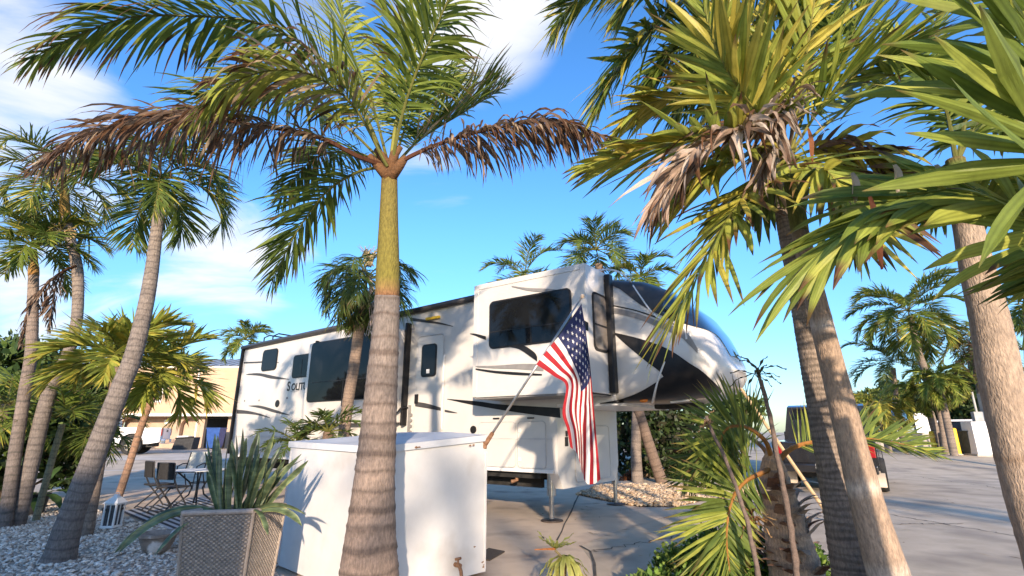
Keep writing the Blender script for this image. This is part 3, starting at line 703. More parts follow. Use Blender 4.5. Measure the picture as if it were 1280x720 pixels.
fb=D(608,553,6.20); ft=D(727,372,6.15)
fl=thing('flag_on_pole','American flag hanging from a slanted grey pole beside the trailer','flag',fb)
b=MB(); b.tube([fb,ft],[.016,.012],10); pole=b.build('pole','steel',fl,smooth=True)
dirp=(ft-fb).normalized()
b=MB(); b.lathe([(.001,-.03),(.02,-.02),(.028,0),(.02,.02),(.001,.03)],tuple(ft+dirp*.02),12); b.build('finial','lampwood',pole)
b=MB(); b.tube([fb-dirp*.02,fb+dirp*.13],[.030,.024],10); b.box(tuple(fb+Vector((-.02,.02,-.02))),(.05,.05,.10),bevel=.008); b.build('bracket','rust',fl)
FG=[[(185,82),(148,136),(110,190),(68,240),(28,292)],[(198,160),(178,200),(150,232),(125,280),(88,332)],[(214,285),(203,325),(178,345),(157,340),(131,366)],
    [(224,395),(208,440),(184,432),(153,426),(119,458)],[(237,540),(224,582),(194,562),(167,524),(135,516)],[(251,690),(228,706),(197,696),(172,606),(146,578)]]
FGp=np.array([[(660+q[0]/2.77,350+q[1]/2.77) for q in r] for r in FG])
nu,nv=66,52
def flagpt(u,v):
    return None
cols_=[catmull([(p[0],p[1],0) for p in FGp[:,j]],nu+1)[:,:2] for j in range(5)]   # along fly
P2=np.zeros((nu+1,nv+1,2))
for i in range(nu+1):
    P2[i]=catmull([(cols_[j][i][0],cols_[j][i][1],0) for j in range(5)],nv+1)[:,:2]
b=MB(); V=[];back=[]
for i in range(nu+1):
    for j in range(nv+1):
        uu=i/nu; vv=j/nv
        Yd=lerp(6.15,6.19,vv)*(1-uu)+6.2*uu - .035+ uu**.7*(.085*math.sin(vv*13+uu*2.0)+.03*math.sin(vv*23-uu*3+1)) - .03*uu
        q=D(P2[i,j,0],P2[i,j,1],Yd); V.append(tuple(q))
idx=[];mi=[]
for i in range(nu):
    for j in range(nv):
        a=i*(nv+1)+j; idx.append((a,a+nv+1,a+nv+2,a+1))
        st=int(j/(nv/13)); can=(i<nu*.40 and j<nv*7/13)
        mi.append(2 if can else (0 if st%2==0 else 1))
b.add(V,idx); b.m=mi
Vn=np.array(V).reshape(nu+1,nv+1,3)
def fpos(u,v):
    x=u*nu;y=v*nv;i=min(nu-1,max(0,int(x)));j=min(nv-1,max(0,int(y)));fx=x-i;fy=y-j
    p=(Vn[i,j]*(1-fx)+Vn[i+1,j]*fx)*(1-fy)+(Vn[i,j+1]*(1-fx)+Vn[i+1,j+1]*fx)*fy
    n=np.cross(Vn[i+1,j]-Vn[i,j],Vn[i,j+1]-Vn[i,j]); n=n/np.linalg.norm(n)
    if n[1]>0: n=-n
    return p,n
for row in range(9):
    for k in range(6 if row%2==0 else 5):
        cu=(.40/12)*((2*k+1) if row%2==0 else (2*k+2)); cv=(7/13)*((row+1)/10)
        for sgn in (1,-1):
            pts=[fpos(cu,cv)[0]+fpos(cu,cv)[1]*.004*sgn]
            for q in range(10):
                r=.0215 if q%2==0 else .0085; a=math.pi*q/5+math.pi/2
                p,n=fpos(min(.4,max(0,cu+r*math.cos(a)/1.45)),min(.538,max(0,cv+r*math.sin(a)/.95))); pts.append(p+n*.004*sgn)
            b.add(pts,[(0,1+q,1+(q+1)%10) for q in range(10)],mi=1)
b.build('flag_cloth',['flagred','flagwhite','flagblue'],fl,smooth=True)

# ================= planter and left-hand things =================
pz=.80
A_=G(228,641,pz); B_=G(317.5,638,pz); C_=G(357,631,pz); D_=A_+(C_-B_)
pc=(A_+C_)/2; pl=thing('planter','tapered grey wicker planter full of snake plants','planter',(pc.x,pc.y,0))
bot=[pc+(p-pc)*.86 for p in (A_,B_,C_,D_)]
def wickerface(mb,t0,t1,b0,b1,nu_,nv_):
    """woven wall: each cell is a slightly proud strand"""
    n=(t1-t0).cross(Vector((0,0,-1))).normalized(); V=[];Fc=[];Cc=[]
    for i in range(nu_):
        for j in range(nv_):
            u0,u1=i/nu_,(i+1)/nu_; v0,v1=j/nv_,(j+1)/nv_
            off=.012 if (i+j)%2==0 else -.004; g=random.uniform(.8,1.15)*(1 if (i+j)%2==0 else .45)
            def P(u,v): return b0.lerp(b1,u).lerp(t0.lerp(t1,u),v)
            e=.10; k=len(V)
            V+= [tuple(P(u0,v0)),tuple(P(u1,v0)),tuple(P(u1,v1)),tuple(P(u0,v1))]+[tuple(P(lerp(u0,u1,a),lerp(v0,v1,c))+n*off) for a,c in ((e,e+.1),(1-e,e+.1),(1-e,1-e-.1),(e,1-e-.1))]
            Fc+=[(k+4,k+5,k+6,k+7),(k,k+1,k+5,k+4),(k+1,k+2,k+6,k+5),(k+2,k+3,k+7,k+6),(k+3,k,k+4,k+7)]
            Cc+=[(g,g*.98,g*.96)]*8
    mb.add(V,Fc,Cc)
tops=[A_,B_,C_,D_]; bots=[Vector((p.x,p.y,.01)) for p in bot]
b=MB()
for i in range(4):
    wickerface(b,tops[i],tops[(i+1)%4],bots[i],bots[(i+1)%4],26,46)
b.build('basket','wick',pl)
b=MB()
for i in range(4):
    b.tube([tops[i]+Vector((0,0,-.005)),tops[(i+1)%4]+Vector((0,0,-.005))],.022,8,col=(.85,.8,.78)); b.tube([tops[i],bots[i]],.014,6,col=(.7,.66,.62))
b.build('rim','wick',pl)
b=MB(); b.add([tuple(pc+(p-pc)*.97+Vector((0,0,-.05))) for p in tops],[(0,1,2,3)]); b.build('potting_soil','soil',pl)
# snake plants
sp_=thing('snake_plant','clump of tall upright snake plants growing in the wicker planter','plant',(pc.x,pc.y,pz-.05))
rs=random.Random(12)
def blade(mb,p0,dirv,Ln,wd,bend,n=16,yel=.02):
    p=Vector(p0); d=Vector(dirv).normalized(); V=[];C=[]; s=d.cross(Vector((rs.uniform(-1,1),rs.uniform(-1,1),.2))).normalized(); tw=rs.uniform(-.15,.15)
    for i in range(n+1):
        t=i/n; wv=wd*.5*(.62+.9*t-.55*t*t)*(1 if t<.8 else max(.03,(1-t)/.2)**.7)
        nn=d.cross(s); stripe=rs.uniform(.6,1.3)
        for a,cc in ((-1,(.26,.26,.09)),(-.75,(.115,.15,.08)),(0,(.08,.115,.06)),(.75,(.115,.15,.08)),(1,(.26,.26,.09))):
            V.append(tuple(p+s*wv*a+nn*(abs(a)**1.5*wv*.38))); C.append(tuple(x*stripe for x in cc))
        p=p+d*(Ln/n); d=(d+bend/n).normalized(); s=(s-d*s.dot(d)); s=(Matrix.Rotation(tw/n*4,3,d)@s).normalized()
    mb.add(V,[(i*5+j,i*5+j+1,(i+1)*5+j+1,(i+1)*5+j) for i in range(n) for j in range(4)],C)
for k in range(40):
    a=rs.uniform(0,6.28); r=.20*math.sqrt(rs.random()); p=Vector((pc.x+.03+r*math.cos(a),pc.y+.6*r*math.sin(a),pz-.05))
    ln=rs.uniform(.36,.84); o=Vector((math.cos(a)*r*1.6+.08+rs.gauss(0,.24),math.sin(a)*r*1.2+rs.gauss(0,.16),1))
    b=MB(); blade(b,p,o,ln,rs.uniform(.042,.066),Vector((rs.gauss(.05,.16),rs.gauss(0,.12),0))); b.build('blade','sansev',sp_,smooth=True)
for (px,py,ln,dx,dy,dz,bz) in ((315,632,.62,1,-.25,.55,-1.1),(322,630,.50,1,-.1,.35,-1.3),(310,635,.45,.8,-.5,.5,-2.2),(270,632,.62,-1,-.3,.45,-1.2),(262,632,.75,-.75,-.5,.25,-1.6),(255,630,.75,-1,-.35,.12,-1.3),(275,635,.6,-.6,-.6,.1,-1.7),(300,630,.7,.7,.2,.9,-.5)):
    q=D(px,py,pc.y-.05); b=MB(); blade(b,(q.x,q.y,pz-.02),(dx,dy,dz),ln,.062,Vector((0,0,bz))); b.build('blade','sansev',sp_,smooth=True)

# white lantern on the pebbles
def lantern(name,label,c,sz,hh,m,mt,group=None):
    t=thing(name,label,'lantern',c,group); x,y,z=c; w_=sz
    b=MB(); b.box((x,y,z+.02),(w_,w_,.035),bevel=.005); b.build('base',m,t)
    b=MB()
    for sx in (-1,1):
        for sy in (-1,1): b.box((x+sx*w_*.42,y+sy*w_*.42,z+hh*.36),(w_*.11,w_*.11,hh*.64))
    b.box((x,y,z+hh*.69),(w_,w_,.03),bevel=.004)
    for sx in (-1,1): b.box((x+sx*w_*.42,y,z+hh*.36),(.012,.012,hh*.6)); b.box((x,y+sx*w_*.42,z+hh*.36),(.012,.012,hh*.6))
    b.build('frame',m,t)
    b=MB(); b.box((x,y,z+hh*.36),(w_*.74,w_*.74,hh*.62)); b.build('pane','lglass',t)
    b=MB(); k=w_*.58; r=[(x+sx*k,y+sy*k,z+hh*.71) for sx,sy in ((-1,-1),(1,-1),(1,1),(-1,1))]; r2=[(x+sx*k*.32,y+sy*k*.32,z+hh*.90) for sx,sy in ((-1,-1),(1,-1),(1,1),(-1,1))]
    b.hexa(r+r2); b.box((x,y,z+hh*.92),(k*.5,k*.5,.04)); b.tube([(x-.03,y,z+hh*.94),(x-.03,y,z+hh),(x+.03,y,z+hh),(x+.03,y,z+hh*.94)],.006,5); b.build('roof',mt,t)
    return t
mat('greybin',(.04,.05,.045),(.07,.08,.075),.6)
mat('lglass',(.05,.055,.06),(.10,.10,.11),.08,spec=.6)
lp=G(138,662); lantern('lantern','small white lantern standing on the pebbles by the palm trunk',(lp.x,lp.y,.03),.21,.52,'white','white')
# clay bowl
q=G(194,693); q.y-=.0
b=MB(); b.lathe([(.001,0),(.11,.0),(.15,.04),(.19,.13),(.21,.19),(.23,.2),(.235,.235),(.215,.24),(.19,.22),(.17,.17),(.001,.16)],(q.x,q.y,.02),28); o=b.build('clay_bowl','claybowl',None,smooth=True,ang=50,loc=(q.x,q.y,.02))
tag(o,'weathered clay bowl with flaking white paint beside the planter','bowl')
# striped mat, bistro set
ra=[G(150,640),G(207,664),None,None]; ra[2]=G(310,640); ra[3]=G(250,622)
rc=sum(ra,Vector((0,0,0)))/4; b=MB(); NS=26
for i in range(NS):
    t0,t1=i/NS,(i+1)/NS
    b.add([tuple(ra[0].lerp(ra[3],t0)),tuple(ra[1].lerp(ra[2],t0)),tuple(ra[1].lerp(ra[2],t1)),tuple(ra[0].lerp(ra[3],t1))],[(0,1,2,3)],mi=i%2)
for v_ in b.v: v_[:,2]=.013
b.v=[np.array(v_) for v_ in b.v]
o=b.build('outdoor_rug',['rugdark','ruglight'],None,loc=rc); tag(o,'black and white striped outdoor rug under the patio set','rug')
tp=D(262,603,9.5); tz=.72; tp=G(250,587,tz)
tb=thing('patio_table','round glass-topped patio table with black curved iron legs','table',(tp.x,tp.y,0))
b=MB(); b.lathe([(.001,0),(.55,0),(.55,.014),(.001,.014)],(tp.x,tp.y,tz-.016),36); b.build('tabletop','tableglass',tb)
b=MB(); b.lathe([(.548,0),(.562,.0),(.565,.006),(.562,.013),(.548,.013)],(tp.x,tp.y,tz-.022),36); b.build('table_rim','iron',tb)
for k in range(4):
    a=.6+k*math.pi/2; f=lambda r,z:(tp.x+r*math.cos(a),tp.y+r*math.sin(a),z)
    b=MB(); b.tube([f(.40,tz-.03),f(.30,.6),f(.16,.48),f(.10,.36),f(.14,.22),f(.28,.10),f(.38,.02)],.017,7); b.build('leg','iron',tb)
b=MB(); b.tube([(tp.x+.17*math.cos(i*.4),tp.y+.17*math.sin(i*.4),.46) for i in range(17)],.010,6); b.build('ring','iron',tb)
def folding_chair(label,c,rot,grp):
    t=thing('folding_chair',label,'chair',c,grp,rotz=rot)   # local: x right, y facing the table, z up
    for s in (-1,1):
        b=MB(); b.tube([(s*.21,-.20,.90),(s*.21,-.16,.62),(s*.21,-.05,.42),(s*.21,.12,.22),(s*.21,.26,.015)],.015,7); b.build('leg','iron',t)
        b=MB(); b.tube([(s*.19,.20,.46),(s*.19,.05,.30),(s*.19,-.14,.14),(s*.19,-.27,.015)],.015,7); b.build('leg','iron',t)
    b=MB(); b.box((0,.03,.455),(.42,.40,.035),bevel=.012); b.build('seat','mesh',t)
    b=MB(); P=[]
    for i in range(9):
        z=.60+.30*i/8; P.append([(x,-.165-.035*i/8-.02*math.cos(x*7),z) for x in np.linspace(-.20,.20,9)])
    b.grid(P); Pb=[[(x,y-.02,z) for x,y,z in r] for r in P]; b.grid([r[::-1] for r in Pb]); 
    b.build('backrest','mesh',t,smooth=True)
    b=MB(); b.tube([(-.21,-.2,.90),(0,-.225,.905),(.21,-.2,.90)],.016,7); b.build('top_rail','iron',t)
    b=MB(); b.tube([(-.2,.25,.04),(.2,.25,.04)],.01,6); b.build('stretcher','iron',t)
    b=MB(); b.tube([(-.19,-.25,.05),(.19,-.25,.05)],.01,6); b.build('stretcher','iron',t)
    return t
c1=G(209,641)
folding_chair('black woven-backed folding chair closest to the planter on the striped rug',(c1.x,c1.y,.014),math.radians(-16),'black folding chairs at the patio table')
c2=G(190,637); folding_chair('black folding chair half hidden behind the other one at the table',(c2.x-.05,c2.y+.1,.014),math.radians(-36),'black folding chairs at the patio table')
c3=G(233,612); sc_=thing('patio_chair','pale sling-backed patio chair on the far side of the glass table','chair',(c3.x,c3.y+.1,0),rotz=math.radians(175))
for s in (-1,1):
    b=MB(); b.tube([(s*.27,.25,.02),(s*.27,.22,.40),(s*.27,-.10,.42),(s*.27,-.25,.95)],.016,7); b.build('frame_side','iron',sc_)
    b=MB(); b.tube([(s*.27,-.10,.42),(s*.27,-.26,.02)],.016,7); b.build('leg','iron',sc_)
    b=MB(); b.tube([(s*.28,-.17,.66),(s*.29,.0,.66),(s*.28,.2,.60),(s*.27,.22,.4)],.016,7); b.build('armrest','iron',sc_)
b=MB(); b.grid([[(x,y,z) for x in (-.29,.29)] for y,z in ((.23,.41),(.1,.40),(-.08,.42),(-.16,.6),(-.25,.96))]); b.build('sling','sling',sc_)
lw=G(266,586,tz); lantern('lantern','pale wooden lantern with a brown roof standing on the patio table',(lw.x,lw.y,tz),.19,.42,'lampwood','lamptop')
# pots on the left
def paddle(mb,p0,d0,Ln,wd,bend,c0=(.05,.10,.035),c1=(.10,.17,.05),n=8,stem=.35):
    p=Vector(p0); d=Vector(d0).normalized(); V=[];C=[]; s=d.cross(Vector((0,0,1))).normalized(); st=[Vector(p)]
    m=5
    for i in range(m): p=p+d*(Ln*stem/m); d=(d+Vector((0,0,bend*.4/m))).normalized(); st.append(p.copy())
    mb.tube(st,.008,5,col=c0)
    for i in range(n+1):
        t=i/n; wv=wd*.5*math.sin(math.pi*min(1,t*.93+.07))**.7*(1.05-.25*t); nn=s.cross(d); g=random.uniform(.85,1.15)
        for a in (-1,-.5,0,.5,1): V.append(tuple(p+s*wv*a+nn*(abs(a)*wv*.25+.01*math.sin(i*2.1+a)))); C.append(tuple(x*g for x in mixc(c0,c1,t*.5+.3*abs(a))))
        p=p+d*(Ln*(1-stem)/n); d=(d+Vector((0,0,bend/n))).normalized()
    mb.add(V,[(i*5+j,i*5+j+1,(i+1)*5+j+1,(i+1)*5+j) for i in range(n) for j in range(4)],C)
def pot_lathe(r,h): return [(.001,0),(r*.72,0),(r*.95,h*.9),(r*1.05,h*.9),(r*1.05,h),(r*.9,h),(r*.86,h*.86),(.001,h*.85)]
pp=G(41,644); t=thing('potted_plant','big paddle-leaved plant in a black pot beside the leaning palms','plant',(pp.x,pp.y,.02))
b=MB(); b.lathe(pot_lathe(.20,.36),(pp.x,pp.y,.02),24); b.build('pot','blackpot',t,smooth=True,ang=40)
for k,(a,e,l) in enumerate(((2.9,.35,.8),(.2,.5,.7),(-.3,.3,.75),(.7,.9,.7),(3.6,.8,.7),(-1.2,.5,.6),(4.4,.5,.65),(1.6,1.2,.7),(-.8,.1,.6))):
    b=MB(); paddle(b,(pp.x,pp.y,.33),(math.cos(a)*math.cos(e),math.sin(a)*math.cos(e),math.sin(e)),l,.2,-1.0); b.build('leaf','leaf',t,smooth=True)
pp=G(88,634); t=thing('potted_succulent','terracotta pot with a round succulent on a black wire stand','plant',(pp.x+.1,pp.y,.0))
b=MB()
b.tube([(pp.x+.15,pp.y,.45),(pp.x+.12,pp.y,.1),(pp.x-.05,pp.y,.04),(pp.x-.45,pp.y-.1,.03)],.018,6); b.tube([(pp.x+.10,pp.y+.1,.45),(pp.x+.12,pp.y+.15,.03)],.015,6); b.tube([(pp.x-.02,pp.y,.45),(pp.x+.32,pp.y,.45)],.015,6); b.build('stand','iron',t)
b=MB(); b.lathe(pot_lathe(.16,.26),(pp.x+.15,pp.y,.46),20); b.build('pot','terracotta',t,smooth=True,ang=40)
b=MB()
for k in range(40):
    a=random.uniform(0,6.28); e=random.uniform(.1,1.5); d=(math.cos(a)*math.cos(e),math.sin(a)*math.cos(e),math.sin(e)); paddle(b,(pp.x+.15,pp.y,.70),d,.16,.05,-.2,(.06,.10,.05),(.12,.17,.08),5,.1)
b.build('leaves','leaf',t,smooth=True)
pp=G(121,664); t=thing('nursery_pot','dark nursery pot with a dry sprig between the two trunks','pot',(pp.x,pp.y,.02))
b=MB(); b.lathe(pot_lathe(.15,.30),(pp.x+.05,pp.y+.2,.02),20); b.build('pot','blackpot',t,smooth=True,ang=40)
b=MB()
for k in range(14):
    a=random.uniform(0,6.28); b.tube([(pp.x+.05,pp.y+.2,.28),(pp.x+.05+.08*math.cos(a),pp.y+.2+.08*math.sin(a),.36),(pp.x+.05+.16*math.cos(a),pp.y+.2+.16*math.sin(a),.36+random.uniform(-.05,.08))],.004,4,col=(.3,.2,.12))
b.build('twigs','fibre',t)
m1=[G(611,687),G(631,691),G(612,702),G(590,700)]; mc=sum(m1,Vector((0,0,0)))/4
b=MB(); b.hexa([p+Vector((0,0,.006)) for p in m1]+[p+Vector((0,0,.022)) for p in m1]); o=b.build('door_mat','doormat',None,loc=mc); tag(o,'small dark mat on the concrete behind the storage box','mat')
sk=[D(886,427,9.0),D(941,507,9.25)]; sk_d=(sk[1]-sk[0]).normalized(); zb=sk[1].z; end=sk[1]+sk_d*((zb)/(-sk_d.z))
b=MB(); b.tube([sk[0],end],[.022,.034],8); o=b.build('leaning_stake','woodpole',None,loc=(end.x,end.y,0)); tag(o,'slim tan wooden stake leaning in front of the trailer nose','stake')

# ================= house and vehicles on the left =================
HY=36.0
def hp(px,py): return D(px,py,HY)
gx=gz(-20,36); hl=hp(40,500).x; hr=hp(330,500).x
hs_=thing('house','two-storey peach house with a metal roof and arched ground floor','house',((hl+hr)/2,HY,gx))
zf=hp(230,520).z; ze=hp(250,461).z; 
b=MB(); b.box(((hl+hr)/2,HY+3.3,(zf+ze)/2),(hr-hl,8.0,ze-zf)); b.build('upper_wall','peach',hs_)
b=MB(); z=zf+.3
while z<ze-.05: b.box(((hl+hr)/2,HY-.703,z),(hr-hl,.012,.03)); z+=.22
b.build('siding','peach',hs_)
b=MB(); b.tube([(hp(252,500).x,HY-.76,ze),(hp(252,500).x,HY-.76,zf),(hp(252,500).x,HY-.1,zf-.3),(hp(252,500).x,HY-.1,gx+.1)],.06,8); b.build('downspout','fascia',hs_)
b=MB()
# ground floor with arched recesses
xa0,xa1=hp(193,540).x,hp(215,540).x; xb0,xb1=hp(224,540).x,hp(249,540).x; xo0,xo1=hp(254,540).x,hp(283,540).x
def wallpiece(x0,x1,z0=gx,z1=zf,y=HY): b.box(((x0+x1)/2,y+.15,(z0+z1)/2),(x1-x0,.3,z1-z0))
x200=hp(150,540).x
wallpiece(hl,x200-.1); wallpiece(xa1,xb0); wallpiece(xb1,xo0); wallpiece(xo1,hr)
def archtop(x0,x1,zs,r):
    n=10; P=[(x0,zf),(x0,zs)]
    for i in range(n+1):
        a=math.pi/2*i/n; P.append((x0+r*(1-math.cos(a)),zs+r*math.sin(a)))
    for i in range(n+1):
        a=math.pi/2*(1-i/n); P.append((x1-r*(1-math.cos(a)),zs+r*math.sin(a)))
    P+=[(x1,zs),(x1,zf)]
    b.prism([(p[0],p[1]) for p in P],1,HY,HY+.3)
zs=hp(220,533).z; zt=hp(220,522).z
archtop(x200-.1,xa1,zs,zt-zs); archtop(xb0,xb1,zs,zt-zs)
b.build('lower_wall','stucco',hs_); b=MB()
b.box(((x200+xa1)/2,HY+.8,(gx+zf)/2),(xa1-x200+.6,.2,zf-gx)); b.build('recess_wall','stucco',hs_); b=MB()
b.box(((xb0+xb1)/2,HY+.55,(gx+zf)/2),(xb1-xb0+.3,.2,zf-gx)); b.build('recess_wall','stucco',hs_)
b=MB(); b.box(((xo0+xo1)/2,HY+5,(gx+zf)/2),(xo1-xo0,.2,zf-gx)); b.box((xo0-.2,HY+2.6,(gx+zf)/2),(.2,4.6,zf-gx)); b.box(((xo0+xo1)/2,HY+2.6,zf-.12),(xo1-xo0,4.6,.1)); b.build('carport','dark',hs_)
b=MB(); b.box(((hl+hr)/2,HY+.02-.3,ze+.05),(hr-hl+.8,.1,.28)); b.box(((hl+hr)/2,HY-.735,zf+.05),(hr-hl,.06,.16)); b.build('fascia','fascia',hs_)
b=MB(); y0=HY-.45; zr=ze+.16; P=[(hl-.4,y0,zr),(hr+.4,y0,zr),(hr+.4,HY+3.3,zr+.95),(hl-.4,HY+3.3,zr+.95),(hr+.4,HY+7.4,zr),(hl-.4,HY+7.4,zr)]
b.add(P,[(0,1,2,3),(3,2,4,5)]); 
x=hl-.4
while x<hr+.4: b.tube([(x,y0,zr+.03),(x,HY+3.3,zr+.98)],.035,4); x+=.6
b.build('roof','roofmetal',hs_)
b=MB(); cx_=hp(195,488).x; b.box((cx_,HY-.72,hp(195,488).z),(2.0,.06,1.7),bevel=.01); wf=b.build('window','fascia',hs_); b=MB(); b.box((cx_,HY-.76,hp(195,488).z),(1.7,.03,1.4)); b.build('pane','sky_glass',wf) if 'sky_glass' in MATS else b.build('pane','glass',wf)
b=MB(); q=hp(233,551); b.box((q.x,HY-.25,q.z),(.75,.5,.65),bevel=.03); g_=b.build('air_conditioner','white',hs_); b=MB(); 
for k in range(7): b.box((q.x,HY-.51,q.z-.24+.08*k),(.62,.02,.03))
b.build('grille','greybox',g_)
b=MB(); q=hp(200,527); b.tube([(q.x,HY+.65,q.z),(q.x,HY+.75,q.z)],.16,14); b.build('wall_lamp','white',hs_)
q=D(268,557,34.6); zb=gz(q.x,34.6); t=thing('recycling_bin','blue wheeled recycling bin at the mouth of the carport','bin',(q.x,34.6,zb))
def bin_(t,c,w_,d_,h_,m):
    x,y,z=c; b=MB(); lo=[(x+sx*w_*.4,y+sy*d_*.4,z+.06) for sx,sy in ((-1,-1),(1,-1),(1,1),(-1,1))]; hi2=[(x+sx*w_*.5,y+sy*d_*.5,z+h_*.92) for sx,sy in ((-1,-1),(1,-1),(1,1),(-1,1))]; b.hexa(lo+hi2); b.build('body',m,t)
    b=MB(); b.box((x,y,z+h_*.95),(w_*1.08,d_*1.1,.07),bevel=.02); b.build('lid',m,t)
    for s in (-1,1):
        b=MB(); b.tube([(x+s*w_*.38,y+d_*.42,z+.11),(x+s*w_*.46,y+d_*.42,z+.11)],.11,14); b.build('wheel','rubber',t)
bin_(t,(q.x,34.6,zb),.85,.8,1.35,'binblue')
q=D(228,558,33); zb=gz(q.x,33); t=thing('garbage_bin','low black bin lying against the arched house wall','bin',(q.x,33,zb)); b=MB(); b.hexa([(q.x-.65,33,zb),(q.x+.55,33,zb),(q.x+.55,33.7,zb),(q.x-.65,33.7,zb),(q.x-.52,33.05,zb+.66),(q.x+.62,33.05,zb+.74),(q.x+.62,33.7,zb+.74),(q.x-.52,33.7,zb+.66)]); b.build('body','dark',t); b=MB(); b.tube([(q.x-.52,33,zb+.68),(q.x+.62,33,zb+.76)],.04,6); b.build('rim','dark',t)

def wheel(t,c,r,wd,side,m_r='chrome'):
    x,y,z=c
    b=MB(); 
    pr=[(r*.62,-wd/2),(r*.93,-wd/2),(r,-wd*.35),(r,wd*.35),(r*.93,wd/2),(r*.62,wd/2)]
    V=[];k=26
    for a in range(k):
        an=2*math.pi*a/k
        for rr_,yy in pr: V.append((x+rr_*math.cos(an),y+yy,z+rr_*math.sin(an)))
    n=len(pr); b.add(V,[(a*n+i,a*n+i+1,((a+1)%k)*n+i+1,((a+1)%k)*n+i) for a in range(k) for i in range(n-1)])
    b.tube([(x,y-wd*.3,z),(x,y+wd*.3,z)],r*.63,20)
    w_=b.build('wheel','rubber',t)
    b=MB()
    for a in range(6):
        an=2*math.pi*a/6; b.box((x+r*.34*math.cos(an),y+side*(wd*.33),z+r*.34*math.sin(an)),(r*.52,.04,r*.17),rot=Matrix.Rotation(-an,3,'Y'))
    b.tube([(x+r*.6*math.cos(i*.3),y+side*wd*.36,z+r*.6*math.sin(i*.3)) for i in range(22)],r*.07,6); b.tube([(x,y+side*wd*.28,z),(x,y+side*wd*.4,z)],r*.16,10)
    b.build('rim',m_r,w_)
def car_body(t,prof,W,m,tum=.0,zw=.9,wheels=(),wr=.4):
    """side outline swept across the width; upper part leans in; wheel arches cut as dark liners"""
    n=len(prof); ys=[-.5,-.46,-.3,0,.3,.46,.5]; V=[]
    for k,yy in enumerate(ys):
        for x,z in prof:
            f=1-tum*max(0,(z-zw)); V.append((x*(1 if abs(yy)<.48 else .995),yy*W*f,z))
    b=MB(); b.add(V,[list(range(n))[::-1],[ (len(ys)-1)*n+i for i in range(n)]]+[(k*n+i,k*n+(i+1)%n,(k+1)*n+(i+1)%n,(k+1)*n+i) for k in range(len(ys)-1) for i in range(n)])
    return b.build('body',m,t)
def sidepane(t,poly,W,tum,zw,m='glass',name='window'):
    for s in (-1,1):
        b=MB(); P=[(x,s*(W*.5*(1-tum*max(0,z-zw))+.008),z) for x,z in poly]; b.add(P,[list(range(len(P)))]); b.build(name,m,t)
def archprof(x,r,z0,n=9): return [(x+r*math.cos(math.pi*i/n),z0+r*math.sin(math.pi*i/n)) for i in range(n+1)]
def pickup(label,loc,rot,m,H_=1.95,W=2.0,dual=False,flaps=False):
    """pickup truck, local x towards its front"""
    t=thing('pickup_truck',label,'pickup truck',loc,rotz=rot); wr=.43
    L0,L1=-1.15,4.75; z0=.50
    prof=[(L1,z0+.05),(3.85+.5,z0)]+archprof(3.72,.50,z0)[0:]+[(3.2,z0-.05),(.55,z0-.05)]+archprof(0,.50,z0)+[(-.7,z0),(L0,z0+.08),(L0,1.25),(.98,1.27),(1.05,1.28),(1.10,H_-.06),(1.35,H_),(2.35,H_),(2.62,H_-.08),(3.25,1.30),(4.55,1.20),(L1,1.05)]
    car_body(t,prof,W,m,tum=.16,zw=1.28)
    sidepane(t,[(1.30,1.36),(2.16,1.36),(2.16,H_-.12),(1.32,H_-.12)],W,.16,1.28); sidepane(t,[(2.24,1.36),(2.98,1.36),(2.55,H_-.14),(2.24,H_-.12)],W,.16,1.28)
    b=MB(); b.add([(1.062,-W*.40,1.36),(1.062,W*.40,1.36),(1.092,W*.37,H_-.12),(1.092,-W*.37,H_-.12)],[(0,1,2,3)]); b.build('rear_window','glass',t)
    b=MB(); b.add([(3.225,-W*.42,1.345),(3.225,W*.42,1.345),(2.655,W*.38,H_-.10),(2.655,-W*.38,H_-.10)],[(3,2,1,0)]); b.build('windshield','glass',t)
    for x in (0,3.72):
        for s in (-1,1):
            wheel(t,(x,s*(W*.5-.15),wr),wr,.28 if not(dual and x==0) else .5,s)
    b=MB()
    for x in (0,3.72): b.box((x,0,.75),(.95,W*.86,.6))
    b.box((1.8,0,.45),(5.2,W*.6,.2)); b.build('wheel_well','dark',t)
    for s in (-1,1):
        b=MB(); b.box((L0-.01,s*(W*.5-.13),1.06),(.06,.20,.36),bevel=.015); b.build('taillight','red',t)
        b=MB(); b.box((L1-.04,s*(W*.5-.25),.95),(.1,.4,.22),bevel=.03); b.build('headlight','chrome',t)
        b=MB(); b.box((2.85,s*(W*.5+.14),1.42),(.12,.24,.2),bevel=.03); b.build('mirror',m,t)
    b=MB(); b.box((L0-.02,0,.98),(.05,W-.52,.52),bevel=.015); tg=b.build('tailgate',m,t); b=MB(); b.box((L0-.05,0,1.1),(.02,.28,.09),bevel=.008); b.build('handle','dark',tg)
    b=MB(); b.box((L0-.14,0,.60),(.20,W*.98,.20),bevel=.03); b.build('bumper','chrome' if not flaps else 'carblack',t)
    b=MB(); b.box((L0-.245,0,.64),(.01,.34,.15)); b.build('licence_plate','cream',t)
    b=MB(); b.box((1.07,0,H_-.03),(.05,.36,.045)); b.build('brake_light','red',t)
    if flaps:
        for s in (-1,1):
            b=MB(); b.box((-.62,s*(W*.5-.18),.33),(.02,.52,.34)); b.build('mud_flap','flap',t)
    return t
q=D(160,567,26); zt_=gz(q.x,26.5); pickup('white pickup truck parked before the arched peach house, tail to the carport',(q.x,26.5,zt_),math.pi+.36,'carwhite')
rl=G(974,609); rr2=G(1113,615); rcx=(rl+rr2)/2; hd=Vector((math.sin(math.radians(35.7)),math.cos(math.radians(35.7)),0))
pickup('black dually pickup truck with pale mud flaps parked behind the palm trunks',tuple(rcx+hd*.1),math.atan2(hd.y,hd.x),'carblack',H_=2.3,W=2.35,dual=True,flaps=True)
